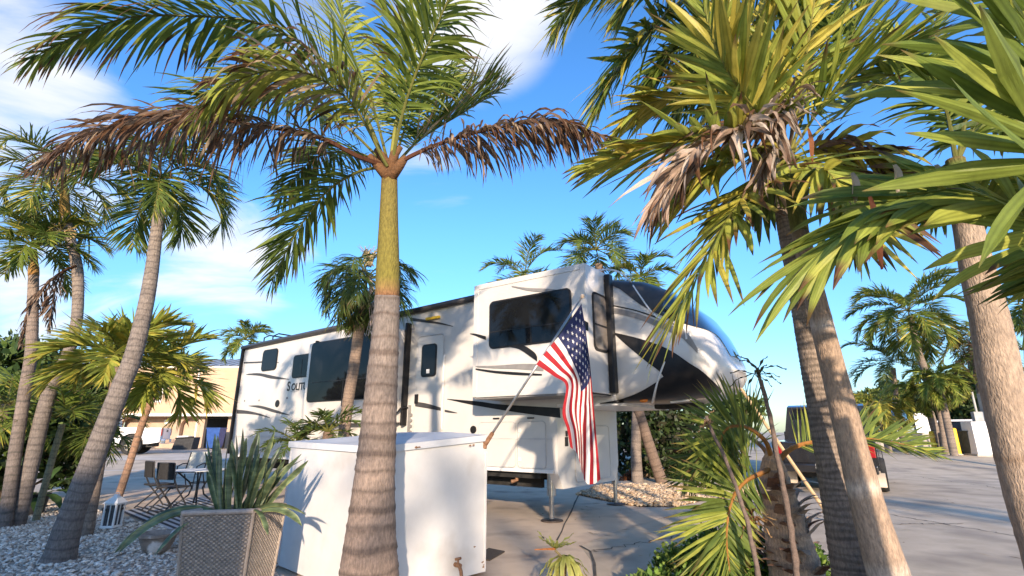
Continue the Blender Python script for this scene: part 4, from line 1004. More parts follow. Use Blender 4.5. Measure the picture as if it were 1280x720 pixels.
def suv(label,loc,rot,m,L_=4.6,H_=1.7,W=1.85,grp=None):
    t=thing('parked_car',label,'car',loc,grp,rotz=rot); z0=.38
    prof=[(L_/2,z0+.1)]+archprof(L_*.30,.40,z0)+[(L_*.2,z0-.04),(-L_*.2,z0-.04)]+archprof(-L_*.30,.40,z0)+[(-L_/2,z0+.1),(-L_/2,.95),(-L_/2+.12,1.05),(-L_/2+.42,H_-.05),(-L_/2+.8,H_),(L_*.05,H_),(L_*.13,H_-.05),(L_*.27,1.05),(L_/2-.1,.92)]
    car_body(t,prof,W,m,tum=.18,zw=1.0)
    sidepane(t,[(-L_/2+.45,1.08),(L_*.22,1.08),(L_*.12,H_-.12),(-L_/2+.62,H_-.12)],W,.18,1.0)
    b=MB(); b.add([(-L_/2+.12,-W*.4,1.1),(-L_/2+.12,W*.4,1.1),(-L_/2+.385,W*.36,H_-.12),(-L_/2+.385,-W*.36,H_-.12)],[(0,1,2,3)]); b.build('rear_window','glass',t)
    b=MB(); b.add([(L_*.265+.02,-W*.4,1.1),(L_*.265+.02,W*.4,1.1),(L_*.14+.02,W*.36,H_-.1),(L_*.14+.02,-W*.36,H_-.1)],[(3,2,1,0)]); b.build('windshield','glass',t)
    for x in (-L_*.30,L_*.30):
        for s in (-1,1): wheel(t,(x,s*(W*.5-.12),.34),.34,.22,s)
    for s in (-1,1):
        b=MB(); b.box((-L_/2+.04,s*(W*.5-.14),.98),(.08,.2,.2),bevel=.02); b.build('taillight','red',t)
    return t
for (px,Y,rot,m,lab,H_) in ((1191,36,2.2,'carwhite','white van-like car parked under the dark trees beside the bollards',1.85),(1204,40,2.5,'carsilver','pale silver car parked furthest along under the dark trees',1.6),(66,30,3.0,'carwhite','white car glimpsed between the leaning palms and the shrubs',1.75)):
    x=D(px,530,Y).x; suv(lab,(x,Y,gz(x,Y)),rot,m,H_=H_)
# ================= right-hand street furniture =================
def bollard(px,py,Y,h,lab):
    x=D(px,py,Y).x; z=gz(x,Y); t=thing('bollard',lab,'bollard',(x,Y,z),'yellow bollards along the road')
    b=MB(); b.lathe([(.11,0),(.11,h-.05),(.09,h-.015),(.04,h),(.001,h+.005)],(x,Y,z),18); b.build('post','yellow',t,smooth=True,ang=40)
    b=MB(); b.lathe([(.16,0),(.16,.03),(.12,.05)],(x,Y,z),18); b.build('footing','walk',t)
bollard(1197,560,26,1.25,'yellow bollard nearest the dark bin and the white cabinet'); bollard(1184,560,26.3,1.15,'yellow bollard in the middle, half behind the palm frond tip'); bollard(1168,560,27,1.1,'yellow bollard farthest from the white cabinet, mostly behind the frond')
cq=D(1231,550,25.5); zc=gz(cq.x,25.5); t=thing('utility_cabinet','tall white metal utility cabinet on the far pavement','cabinet',(cq.x,25.5,zc),rotz=math.radians(-14))
b=MB(); b.box((0,0,.8),(1.25,.9,1.5),bevel=.02); b.build('body','cabinet',t); b=MB(); b.box((-.02,-.46,.8),(1.1,.02,1.34),bevel=.006); d_=b.build('door','cabinet',t); b=MB(); b.box((.42,-.48,.85),(.05,.03,.2)); b.build('handle','greybox',d_); b=MB(); b.box((.1,-.475,1.3),(.16,.006,.16)); b.build('sign','greybox',d_)
b=MB(); b.box((0,0,.03),(1.4,1.05,.1)); b.build('plinth','walk',t)
bq=D(1212,550,26.0); t=thing('waste_bin','dark green wheeled bin beside the white cabinet','bin',(bq.x,26,gz(bq.x,26))); bin_(t,(bq.x,26,gz(bq.x,26)),.7,.7,1.15,'greybin')
mq=D(1232,505,26.3); zc=gz(mq.x,26.3); t=thing('meter_pedestal','grey electric meter boxes on steel posts behind the white cabinet','meter box',(mq.x,26.3,zc))
for dx in (-.55,.35):
    b=MB(); b.tube([(mq.x+dx,26.3,zc),(mq.x+dx,26.3,zc+3.0)],.05,8); b.build('post','greybox',t)
b=MB(); b.box((mq.x+.05,26.2,zc+2.35),(.75,.25,1.1),bevel=.02); b.build('meter_box','greybox',t); b=MB(); b.box((mq.x-.62,26.2,zc+1.75),(.5,.2,.55),bevel=.02); b.build('meter_box','greybox',t)
b=MB(); b.tube([(mq.x+.75,26.2,zc),(mq.x+.75,26.2,zc+1.9),(mq.x+.55,26.2,zc+2.1)],.05,8); b.build('conduit','greybox',t)
q=D(1255,560,25); b=MB(); b.tube([(q.x+.5*math.cos(a),25.2+.1*math.sin(a*2),gz(q.x,25)+.35+.3*math.sin(a)) for a in np.linspace(-2.6,2.6,18)],.025,6); o=b.build('hose','greybox',None,loc=(q.x,25,gz(q.x,25))); tag(o,'loop of grey hose on the pavement by the leaning palm trunk','hose')
q=D(1152,548,31); w0=D(1085,548,31).x; w1=D(1225,548,31).x; b=MB(); b.box(((w0+w1)/2,31.2,.45+.45),(w1-w0,.25,.9)); t=thing('low_wall','low grey brown block wall behind the bollards','wall',((w0+w1)/2,31.2,.45)); b.build('wall','blockwall',t); b=MB(); b.box(((w0+w1)/2,31.2,.45+.93),(w1-w0+.1,.33,.07)); b.build('coping','walk',t)
q=D(1122,512,33); t=thing('beach_umbrella','furled light blue beach umbrella standing beyond the block wall','umbrella',(q.x,33,.45)); b=MB(); b.lathe([(.42,0),(.36,.5),(.22,1.1),(.05,1.7),(.001,1.75)],(q.x,33,D(1122,526,33).z),16); b.build('canopy','bluesail',t); b=MB(); b.tube([(q.x,33,.45),(q.x,33,3.0)],.03,8); b.build('pole','white',t)
for px,py,Y,ww,hh,lab in ((1153,530,33,.9,1.3,'white sign board standing among the palms beyond the wall'),):
    q=D(px,py,Y); t=thing('sign_board',lab,'sign',(q.x,Y,.45)); b=MB(); b.box((q.x,Y,q.z),(ww,.06,hh),bevel=.01); b.build('panel','cabinet',t); b=MB(); b.tube([(q.x,Y+.06,.45),(q.x,Y+.06,q.z)],.04,8); b.build('post','greybox',t)

# ================= palms =================
def palm_thing(label, pts, name='palm_tree', group=None):
    W0=D(*pts[0][:3]); g=gz(W0.x,W0.y)
    return thing(name,label,'palm tree',(W0.x,W0.y,g),group)
def add_trunk(t,pts,**k):
    b=MB(); W_,R_=trunk(b,pts,**k); b.build('trunk','bark',t,smooth=True); return W_,R_
def add_frond(t,pts,label=None,m='leaf',**k):
    b=MB(); frond(b,pts,**k); o=b.build('frond',m,t)
    if label: o['label']=label
    return o
def crown(t,C,n,L,el=(80,-25),arch=70,seed=1,azs=None,**k):
    rg=random.Random(seed); C=Vector(C)
    for i in range(n):
        f=(i+.5)/n; az=i*2.39996+rg.uniform(-.3,.3); e=math.radians(lerp(el[0],el[1],f)+rg.gauss(0,6)); l=L*rg.uniform(.85,1.12)*(.85+.3*min(1,f*2))
        kk=dict(k); kk['seed']=seed*100+i
        if 'll' in kk: kk['ll']*=rg.uniform(.9,1.1)
        add_frond(t,arc(C,az,e,l,math.radians(arch*rg.uniform(.8,1.2)),side=rg.uniform(-.3,.3)),**kk)
def px3(*a): return [D(x,y,Y) for x,y,Y in a]

# --- the big ringed palm in the middle
pts=[(459,775,4.75,92),(461,720,4.75,73),(464,660,4.75,60),(468,600,4.75,50),(472,550,4.75,45),(477,480,4.75,39),(482,415,4.75,33),(484,372,4.75,31)]
t=palm_thing('tall palm with thick ringed grey trunk and brown dead lower fronds before the white box',pts)
add_trunk(t,pts,spacing=.185,rw=.26,col=((.30,.215,.165),(.21,.18,.16)),ringc=(.115,.085,.07),bulge=.02,k=36,irr=.3)
b=MB(); A=D(484,373,4.75); B=D(487,214,4.75); shaft(b,A,B,15*wdepth(A)/F,9.5*wdepth(B)/F,(.19,.165,.03),(.17,.135,.035),k=24,bulge=.06,cbase=(.30,.15,.08)); b.build('crownshaft','bark',t,smooth=True)
FG_=dict(lw=.034,n=125,seg=6)
add_frond(t,px3((487,214,4.75),(496,150,4.7),(511,90,4.65),(531,20,4.6),(548,-60,4.5),(560,-150,4.4)),ll=.85,pal=LIME,pal2=(GREEN,.5),droop=.9,rr=.022,rcol=(.30,.30,.06),th=(65,25),tip=.06,**FG_)
add_frond(t,px3((482,205,4.75),(446,125,4.6),(392,65,4.45),(320,28,4.3),(240,20,4.2),(160,22,4.1),(95,45,4.05),(42,72,4.0)),ll=.88,pal=GREEN,pal2=(LIME,.35),droop=1.6,vee=5,rr=.022,tip=.22,tipr=.8,th=(72,20),lw=.038,n=150,seg=7)
add_frond(t,px3((481,207,4.7),(446,195,4.6),(400,172,4.5),(330,158,4.4),(250,148,4.3),(180,152,4.25),(110,172,4.2),(52,208,4.2)),'drooping dead brown frond',ll=.64,pal=BROWN,pal2=(TAN,.16),droop=2.6,vee=-15,rr=.024,rcol=(.12,.05,.03),tip=.3,dead=1,th=(75,35),lw=.028,n=210,seg=7,twist=60)
add_frond(t,px3((493,207,4.7),(520,192,4.65),(560,176,4.6),(620,160,4.5),(690,152,4.45),(762,172,4.4)),'drooping dead brown frond',ll=.55,pal=BROWN,pal2=(TAN,.18),droop=2.9,vee=-20,rr=.022,rcol=(.14,.06,.04),tip=.3,dead=1,th=(75,35),lw=.028,n=180,seg=7,twist=60,t0=.14)
add_frond(t,px3((482,208,4.8),(445,216,4.95),(405,243,5.1),(368,295,5.2),(340,352,5.25)),ll=.58,pal=DARKG,pal2=(GREEN,.3),droop=.8,vee=10,rr=.016,tip=.15,th=(65,25),lw=.030,n=105,seg=6)
add_frond(t,px3((492,208,4.85),(528,172,5.2),(580,140,5.5),(632,108,5.7)),ll=.78,pal=GREEN,pal2=(TAN,.12),droop=.5,vee=30,tip=.12,th=(65,30),**FG_)
add_frond(t,px3((486,208,4.85),(465,130,5.1),(438,60,5.4),(420,-20,5.6)),ll=.85,pal=LIME,droop=.9,vee=15,tip=.08,th=(65,25),lw=.036,n=120,seg=6)
add_frond(t,px3((484,208,4.85),(424,152,5.1),(345,112,5.3),(255,128,5.45),(205,175,5.5)),ll=.8,pal=LIME,pal2=(GREEN,.4),droop=1.2,vee=10,tip=.12,th=(65,22),**FG_)
add_frond(t,px3((489,208,4.7),(508,125,4.5),(540,45,4.3),(580,-30,4.15),(640,-60,4.1)),ll=.7,pal=GREEN,droop=1.3,vee=5,tip=.15,th=(65,25),**FG_)
add_frond(t,px3((490,208,4.9),(515,140,5.4),(545,95,6.0),(570,110,6.5)),ll=.8,pal=GREEN,pal2=(LIME,.3),droop=1.0,vee=10,tip=.1,**FG_)
add_frond(t,px3((484,208,4.65),(440,130,4.3),(380,90,4.0),(310,95,3.8),(250,140,3.7)),ll=.72,pal=LIME,pal2=(TAN,.16),droop=1.7,vee=0,tip=.25,tipr=1,th=(70,25),lw=.032,n=130,seg=6)
add_frond(t,px3((484,208,4.85),(440,190,5.2),(390,200,5.6),(350,250,5.9)),ll=.6,pal=DARKG,droop=1.2,vee=0,tip=.1,**FG_)
# flattened old leaf bases at the crown
b=MB()
for s,(x,y) in ((-1,(470,196)),(1,(500,198)),(-1,(478,188)),(1,(493,185))): b.tube(px3((487,222,4.72),(x,y+8,4.70),(x+s*8,y-2,4.68)),[.07,.05,.03],8,col=(.14,.07,.03))
b.build('leaf_base','fibre',t,smooth=True)

# --- left palms
pts=[(70,709,6.75,40),(76,690,6.75,34),(91,640,6.75,27),(121,562,6.75,24),(152,482,6.75,21),(168,440,6.75,19.5),(186,362,6.8,16),(199,264,6.85,12)]
t=palm_thing('leaning palm with a flared grey trunk standing on the white pebbles',pts)
add_trunk(t,pts,spacing=.11,rw=.22,col=((.17,.15,.14),(.24,.20,.17)),ringc=(.10,.085,.08),bulge=.01,k=24)
b=MB(); A=D(199,264,6.85);B=D(202,222,6.85); shaft(b,A,B,.066,.045,(.30,.27,.06),(.2,.2,.05)); b.build('crownshaft','bark',t,smooth=True)
C=D(202,222,6.85)
crown(t,C,12,1.25,el=(75,-25),arch=95,seed=3,n_=0,ll=.36,lw=.022,pal=DARKG,pal2=(YEL,.10),droop=.8,vee=15,tip=.06,seg=4,th=(62,25)) if False else None
def autocrown(t,C,n,L,seed,el=(75,-25),arch=90,nl=80,**k):
    rg=random.Random(seed); C=Vector(C)
    for i in range(n):
        f=(i+.5)/n; az=i*2.39996+rg.uniform(-.3,.3); e=math.radians(lerp(el[0],el[1],f)+rg.gauss(0,6)); l=L*rg.uniform(.85,1.12)
        kk=dict(k); kk['ll']=k['ll']*rg.uniform(.9,1.1)
        add_frond(t,arc(C,az,e,l,math.radians(arch*rg.uniform(.8,1.2)),side=rg.uniform(-.3,.3)),n=nl,seed=seed*100+i,**kk)
AC=dict(ll=.50,lw=.027,pal=DARKG,pal2=(YEL,.10),droop=.8,vee=15,tip=.06,seg=4,th=(62,25),rr=.014)
autocrown(t,C,12,1.25,3,arch=105,**AC)
pts=[(22,649,9.2,19),(40,575,9.2,17),(62,490,9.2,15.5),(85,442,9.2,12.5),(96,400,9.2,12),(97,340,9.2,12),(88,300,9.2,11.5),(82,272,9.2,11)]
t=palm_thing('curving grey palm trunk with yellowing crown and a flower stalk, left of the flared palm',pts)
add_trunk(t,pts,spacing=.12,rw=.22,col=((.16,.14,.13),(.26,.21,.17)),ringc=(.10,.085,.08),bulge=.01,k=18)
b=MB(); A=D(82,272,9.2);B=D(79,228,9.2); shaft(b,A,B,.085,.06,(.32,.19,.06),(.25,.2,.05)); b.build('crownshaft','bark',t,smooth=True)
AC2=dict(AC); AC2.update(ll=.55,pal2=(YEL,.28)); autocrown(t,D(79,225,9.2),13,1.45,4,arch=110,el=(70,-35),**AC2)
add_frond(t,px3((95,332,9.1),(80,338,9.05),(62,352,9.0),(40,385,9.0),(27,428,9.0)),'hanging dead brown frond',n=60,ll=.38,lw=.03,pal=BROWN,pal2=(TAN,.1),droop=2.6,vee=-20,dead=1,twist=60,tip=.2,th=(50,20),rcol=(.1,.05,.03))
add_frond(t,px3((95,332,9.1),(75,345,9.1),(66,375,9.1),(62,410,9.1)),'hanging dead brown frond',n=50,ll=.34,lw=.03,pal=BROWN,droop=2.6,vee=-20,dead=1,twist=60,tip=.2,th=(50,20),rcol=(.1,.05,.03))
b=MB(); rg=random.Random(5); q=D(78,292,9.05)
for k in range(30): 
    a=rg.uniform(0,6.28); e=rg.uniform(-.6,.6); b.tube([q,q+Vector((math.cos(a)*.12,math.sin(a)*.12,.05+e*.1)),q+Vector((math.cos(a)*.24,math.sin(a)*.2,e*.25))],[.008,.006,.012],4,col=(.42,.30,.14))
b.build('flower_stalk','fibre',t)
pts=[(8,652,9.0,15),(20,560,9.0,13.5),(31,490,9.0,13),(39,440,9.0,12.5),(41,380,9.0,11.5),(42,345,9.0,10.5)]
t=palm_thing('straight slim palm trunk at the far left edge beside the black pot',pts)
add_trunk(t,pts,spacing=.12,rw=.22,col=((.15,.13,.12),(.26,.20,.16)),ringc=(.09,.08,.07),bulge=.01,k=18)
b=MB(); A=D(42,345,9.0);B=D(42,312,9.0); shaft(b,A,B,.08,.05,(.34,.18,.06),(.2,.2,.05)); b.build('crownshaft','bark',t,smooth=True)
AC3=dict(AC); AC3.update(pal=GREEN,ll=.5); autocrown(t,D(42,308,9.0),12,1.15,6,arch=85,el=(75,-15),**AC3)
# two younger palms with broad yellow-green leaves
BR=dict(ll=.58,lw=.046,pal=LIME,pal2=(YEL,.30),droop=.5,vee=25,tip=.07,seg=4,th=(60,22),rr=.012)
pts=[(141,632,9.7,9.5),(160,585,9.7,8.5),(176,535,9.7,8),(190,497,9.7,7.5)]
t=palm_thing('young slim palm leaning right with broad yellow-green fronds over the patio',pts)
add_trunk(t,pts,spacing=.12,rw=.15,col=((.26,.17,.12),(.34,.20,.13)),ringc=(.14,.10,.08),k=14)
b=MB(); shaft(b,D(190,497,9.7),D(197,468,9.7),.06,.04,(.10,.13,.03),(.12,.17,.03)); b.build('crownshaft','bark',t,smooth=True)
autocrown(t,D(197,466,9.7),12,1.15,8,arch=85,el=(70,-15),nl=50,**BR)
pts=[(110,661,8.4,14),(118,615,8.4,12.5),(128,560,8.4,12),(140,500,8.4,11),(148,455,8.4,10)]
t=palm_thing('short grey palm trunk partly behind the flared leaning palm, with a yellow-green crown',pts)
add_trunk(t,pts,spacing=.12,rw=.2,col=((.20,.16,.13),(.26,.19,.14)),ringc=(.11,.09,.08),k=16)
autocrown(t,D(150,445,8.4),13,1.05,9,arch=75,el=(70,-10),nl=50,**BR)
pts=[(47,640,9.6,8),(62,585,9.6,7.5),(78,530,9.6,7)]
t=palm_thing('thin pale young trunk rising behind the black pot at the left',pts)
add_trunk(t,pts,spacing=.14,rw=.15,col=((.26,.24,.16),(.28,.26,.16)),ringc=(.14,.13,.09),k=12)
AC4=dict(AC); AC4.update(ll=.42,lw=.032,pal=GREEN,pal2=None); autocrown(t,D(80,522,9.6),8,.8,10,arch=70,el=(75,10),nl=30,**AC4)
# --- drooping palm in front of the trailer
pts=[(426,556,10.3,15),(434,510,10.3,14),(442,460,10.3,13.5),(450,405,10.3,13),(456,370,10.3,13)]
t=palm_thing('shaggy dark palm with hanging fronds standing in front of the wide trailer window',pts)
add_trunk(t,pts,spacing=.09,rw=.2,col=((.26,.19,.14),(.24,.18,.14)),ringc=(.14,.10,.08),k=16)
AC5=dict(AC); AC5.update(ll=.60,lw=.026,pal=DARKG,pal2=(BLUEG,.4),droop=1.5,tip=.14,vee=0); autocrown(t,D(459,348,10.3),24,1.25,11,arch=130,el=(75,-50),nl=60,t0=.3,**AC5)
b=MB(); rg=random.Random(8); q=D(461,318,10.25)
for k in range(26): b.tube([q+Vector((rg.gauss(0,.05),rg.gauss(0,.05),-.25)),q+Vector((rg.gauss(0,.09),rg.gauss(0,.09),.0)),q+Vector((rg.gauss(0,.12),rg.gauss(0,.12),rg.uniform(.05,.22)))],[.016,.014,.003],5,col=(.40,.32,.18))
for k in range(8): b.tube([D(463,345,10.1),D(466+rg.gauss(0,4),380,10.0),D(464+rg.gauss(0,6),420,10.05)],[.018,.012,.005],5,col=(.42,.36,.34))
b.build('flower_stalk','fibre',t)
# --- palms behind the trailer
FAR=dict(ll=.6,lw=.04,pal=GREEN,pal2=(YEL,.08),droop=.6,vee=20,tip=.04,seg=3,th=(60,25),rr=.02)
def farpalm(label,pts,C,n,L,seed,col=((.22,.18,.15),(.26,.2,.16)),shaft_=None,nl=64,el=(75,-25),arch=85,name='palm_tree',**k):
    t=palm_thing(label,pts,name)
    add_trunk(t,pts,spacing=.2,rw=.2,col=col,ringc=tuple(x*.6 for x in col[0]),k=12)
    kk=dict(FAR); kk.update(k); autocrown(t,C,n,L,seed,el=el,arch=arch,nl=nl,**kk); return t
farpalm('small palm crown far beyond the rear corner of the trailer roof',[(300,560,22,6),(304,480,22,5.5),(306,440,22,5)],D(307,424,22),13,1.25,21,ll=.42)
farpalm('feathery palm rising behind the trailer roof, left of the taller one',[(665,600,17.5,14),(660,470,17.5,12),(656,360,17.5,10)],D(656,346,17.5),13,1.75,22,ll=.55)
farpalm('tallest feathery palm behind the trailer, its crown over the front slide-out',[(828,606,16.8,15),(808,545,16.8,13),(770,420,16.8,11),(748,330,16.8,10)],D(745,312,16.8),14,1.6,23,ll=.62,lw=.04,pal=BLUEG,pal2=(GREEN,.5),col=((.17,.12,.09),(.2,.14,.1)))
farpalm('grey palm trunk seen upright beneath the trailer nose',[(797,604,16.9,15),(795,560,16.9,13),(797,480,16.9,11),(800,360,16.9,10)],D(800,345,16.9),11,1.3,24,ll=.5)
# --- right-hand background palms
farpalm('tall coconut palm with a bent trunk behind the bollards',[(1172,540,27,10),(1160,505,27,8),(1158,470,27,8),(1146,435,27,8.5),(1138,395,27,8)],D(1135,388,27),22,3.2,31,ll=.85,lw=.06,el=(70,-35),arch=85,nl=110,col=((.24,.2,.17),(.22,.18,.15)),droop=.9)
farpalm('smaller coconut palm low behind the tall bent one',[(1128,545,30,8),(1120,500,30,7),(1116,460,30,6)],D(1114,452,30),14,2.7,32,ll=.7,lw=.055,el=(70,-25),arch=80,droop=.8,pal=BLUEG)
farpalm('palm with browning lower fronds above the grey meter boxes',[(1232,545,26.8,9),(1226,490,26.8,8.5),(1218,430,26.8,8)],D(1215,418,26.8),20,2.4,33,ll=.62,lw=.05,el=(65,-50),arch=80,droop=1.0,pal=GREEN,pal2=(BROWN,.35))
farpalm('bushy curly-leaved palm with pale trunks beside the low wall',[(1186,538,25.5,9),(1180,510,25.5,8),(1173,485,25.5,7)],D(1171,474,25.5),18,1.7,34,ll=.55,lw=.06,el=(70,-20),arch=110,droop=1.3,pal=GREEN,pal2=(LIME,.3))
farpalm('palm with a thin straight trunk just left of the curly-leaved one',[(1176,538,26.3,7),(1174,515,26.3,6.5),(1160,492,26.3,6)],D(1158,488,26.3),12,1.5,35,ll=.5,lw=.055,el=(65,-25),arch=110,droop=1.3,pal=LIME,pal2=(GREEN,.5))
farpalm('yellow-green palm with hanging leaves beyond the black pickup',[(1108,548,28,8),(1104,530,28,7),(1100,512,28,7)],D(1099,506,28),16,1.9,36,ll=.7,lw=.06,el=(65,-30),arch=100,droop=1.4,pal=LIME,pal2=(YEL,.4))
farpalm('dark palm crown at the right edge behind the smooth leaning trunk',[(1290,560,20,12),(1288,460,20,11),(1285,390,20,10)],D(1284,378,20),14,1.7,37,ll=.55,lw=.045,pal=DARKG)
farpalm('slim palm with bare trunk right of the meter boxes',[(1262,560,25.3,8),(1248,500,25.3,7),(1238,455,25.3,7)],D(1236,446,25.3),12,1.9,38,ll=.5,lw=.05,pal=DARKG,pal2=(BROWN,.3))

# --- right foreground cluster
pts=[(1088,770,4.6,70),(1075,720,4.6,62),(1057,640,4.6,50),(1042,570,4.6,42),(1025,490,4.6,34),(1012,425,4.6,30),(1000,360,4.6,27),(984,280,4.6,24),(965,180,4.6,22),(945,110,4.6,21),(930,70,4.6,20)]
t=palm_thing('grey palm with fine close-set rings leaning beside the smooth tan trunk',pts)
add_trunk(t,pts,spacing=.052,rw=.42,col=((.25,.20,.165),(.30,.24,.19)),ringc=(.13,.105,.085),bulge=.012,k=30,irr=.35)
b=MB(); A=D(930,70,4.6);B=D(902,-10,4.6); shaft(b,A,B,10*wdepth(A)/F,8*wdepth(B)/F,(.42,.38,.20),(.30,.30,.10),k=18); b.build('crownshaft','bark',t,smooth=True)
UP=dict(lw=.036,n=125,seg=6,ll=.75,tip=.05,th=(62,22),droop=.6,vee=12,pal=DARKG,pal2=(GREEN,.4))
add_frond(t,px3((900,-10,4.6),(860,0,4.5),(815,35,4.4),(775,85,4.35),(745,140,4.3)),**{**UP,'pal':GREEN,'pal2':(YEL,.35)})
add_frond(t,px3((900,-10,4.6),(872,22,4.6),(835,75,4.6),(805,130,4.6)),**UP)
add_frond(t,px3((902,-8,4.6),(890,35,4.7),(872,85,4.8),(850,135,4.85)),**UP)
add_frond(t,px3((902,-8,4.6),(905,40,5.0),(900,90,5.2),(890,140,5.3)),**UP)
add_frond(t,px3((900,-12,4.6),(840,-25,4.8),(770,-30,5.0),(715,5,5.1),(695,40,5.1)),**{**UP,'pal2':(YEL,.3)})
add_frond(t,px3((902,-12,4.6),(940,-30,4.7),(985,0,4.8),(1010,50,4.85)),**UP)
add_frond(t,px3((902,-12,4.5),(870,-50,4.0),(820,-40,3.7),(780,10,3.6)),**{**UP,'pal2':(YEL,.2)})

pts=[(1128,770,4.1,50),(1111,720,4.1,47),(1087,640,4.1,39),(1066,560,4.1,33),(1046,480,4.1,29),(1031,420,4.1,26),(1014,350,4.1,23),(1000,290,4.1,20)]
t=palm_thing('smooth tan palm trunk with widely spaced pale rings carrying ragged yellow-green fronds',pts)
add_trunk(t,pts,spacing=.55,rw=.06,col=((.30,.225,.17),(.32,.235,.17)),ringc=(.56,.48,.41),k=30,irr=.2)
b=MB(); A=D(1000,290,4.1);B=D(984,195,4.1); shaft(b,A,B,10*wdepth(A)/F,8.5*wdepth(B)/F,(.13,.14,.035),(.09,.11,.03),k=18,bulge=.1); b.build('crownshaft','bark',t,smooth=True)
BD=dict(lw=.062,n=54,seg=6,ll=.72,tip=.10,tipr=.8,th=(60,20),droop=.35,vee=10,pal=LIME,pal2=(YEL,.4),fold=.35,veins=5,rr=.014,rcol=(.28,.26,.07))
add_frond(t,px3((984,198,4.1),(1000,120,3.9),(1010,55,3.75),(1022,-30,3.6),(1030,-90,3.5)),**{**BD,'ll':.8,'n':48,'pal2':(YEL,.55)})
add_frond(t,px3((984,198,4.1),(950,170,3.8),(890,168,3.6),(820,185,3.5),(740,205,3.4)),**{**BD,'ll':.68,'droop':.6,'tip':.14})
add_frond(t,px3((984,198,4.1),(955,222,3.8),(918,262,3.6),(880,325,3.5),(846,392,3.45)),**{**BD,'prof':lambda u:np.minimum(1,.6+2*u)*(1-.25*u),'ll':.70,'n':50,'lw':.052,'droop':.45,'tip':.2,'vee':0})
add_frond(t,px3((984,198,4.1),(940,150,4.2),(880,120,4.3),(810,130,4.4),(770,165,4.45)),**{**BD,'n':50,'ll':.6,'pal':YEL,'pal2':(LIME,.5),'droop':.7})
add_frond(t,px3((984,195,4.05),(955,160,3.7),(920,165,3.45),(870,195,3.3),(825,250,3.25)),'shredded grey-brown dead frond',**{**BD,'pal':((.40,.28,.22),(.62,.52,.45)),'pal2':(BROWN,.35),'droop':2.0,'dead':1,'twist':50,'lw':.05,'n':70,'ll':.78,'tip':.2,'th':(40,15),'rcol':(.25,.15,.1)})
add_frond(t,px3((984,195,4.05),(992,150,3.8),(985,125,3.65),(968,170,3.55),(952,225,3.5)),'shredded grey-brown dead frond',**{**BD,'pal':((.30,.22,.18),(.5,.43,.38)),'pal2':(BROWN,.3),'droop':2.6,'dead':1,'twist':60,'lw':.045,'n':50,'ll':.5,'tip':.1,'th':(40,15),'rcol':(.2,.13,.1)})
add_frond(t,px3((986,196,4.1),(1030,130,4.0),(1075,90,3.9),(1120,70,3.85),(1170,90,3.8)),**{**BD,'pal':GREEN,'pal2':(LIME,.4),'ll':.7})
add_frond(t,px3((986,196,4.1),(1040,150,4.4),(1090,110,4.6),(1150,60,4.8),(1190,-10,5.0)),**{**BD,'pal':GREEN,'pal2':(LIME,.3),'ll':.75,'n':52})
add_frond(t,px3((986,198,4.1),(1030,185,4.0),(1080,195,3.9),(1125,230,3.85)),'brown-spotted dying frond',**{**BD,'pal':YEL,'pal2':(BROWN,.45),'droop':1.6,'ll':.5,'dead':.6,'tip':.35})
add_frond(t,px3((985,200,4.1),(1000,225,4.3),(1030,230,4.5),(1075,262,4.6)),**{**BD,'pal':DARKG,'pal2':(GREEN,.4),'ll':.62,'droop':.8})
add_frond(t,px3((986,196,4.1),(1000,100,4.4),(1040,30,4.7),(1080,-40,5.0)),**{**BD,'pal':GREEN,'pal2':(LIME,.4),'ll':.78})
add_frond(t,px3((985,200,4.1),(965,235,4.3),(935,260,4.5),(905,275,4.6)),**{**BD,'pal':DARKG,'pal2':(TAN,.2),'ll':.55,'droop':1.0})

for q,kk in (((986,196,4.1),(1015,120,4.2),(1055,70,4.3),(1085,-10,4.4)),dict(pal=GREEN,pal2=(LIME,.3))),(((984,196,4.1),(960,110,4.0),(940,50,3.95),(935,-30,3.9)),dict(pal=LIME,pal2=(YEL,.5))),(((984,198,4.1),(950,190,4.0),(900,210,3.9),(850,250,3.85)),dict(pal=LIME,pal2=(YEL,.3),droop=.9)),(((984,198,4.1),(945,140,3.7),(905,80,3.5),(880,10,3.4)),dict(pal=LIME,pal2=(YEL,.5))),(((986,198,4.1),(1020,205,3.7),(1055,240,3.5),(1075,300,3.4)),dict(pal=LIME,pal2=(YEL,.3),droop=.7,tip=.2)):
    add_frond(t,px3(*q),**{**BD,'ll':.72,**kk})
pts=[(1330,770,3.5,54),(1310,700,3.5,50),(1288,630,3.5,47),(1265,540,3.5,45),(1250,470,3.5,44),(1237,400,3.5,40),(1222,340,3.5,35),(1210,285,3.5,30),(1203,255,3.5,27)]
t=palm_thing('thick smooth tan palm trunk leaning out of the frame at the right edge',pts)
add_trunk(t,pts,spacing=.30,rw=.06,col=((.30,.225,.17),(.36,.28,.215)),ringc=(.22,.15,.10),k=36,irr=.3,bulge=.006)
b=MB(); A=D(1203,255,3.5);B=D(1194,200,3.5); shaft(b,A,B,12*wdepth(A)/F,10*wdepth(B)/F,(.13,.16,.03),(.10,.14,.03),k=18); b.build('crownshaft','bark',t,smooth=True)
CC=dict(lw=.06,n=60,seg=5,ll=.55,tip=.10,th=(60,22),droop=1.0,vee=5,pal=GREEN,pal2=(LIME,.3))
add_frond(t,px3((1195,200,3.5),(1170,215,3.6),(1135,235,3.7),(1100,265,3.8)),**CC)
add_frond(t,px3((1195,200,3.5),(1190,225,3.9),(1178,250,4.2),(1165,270,4.4)),**CC)
add_frond(t,px3((1197,200,3.5),(1220,160,3.7),(1250,150,3.9),(1290,170,4.0)),**CC)
add_frond(t,px3((1197,200,3.5),(1215,120,3.9),(1245,60,4.2),(1290,10,4.4)),**{**CC,'pal':DARKG})
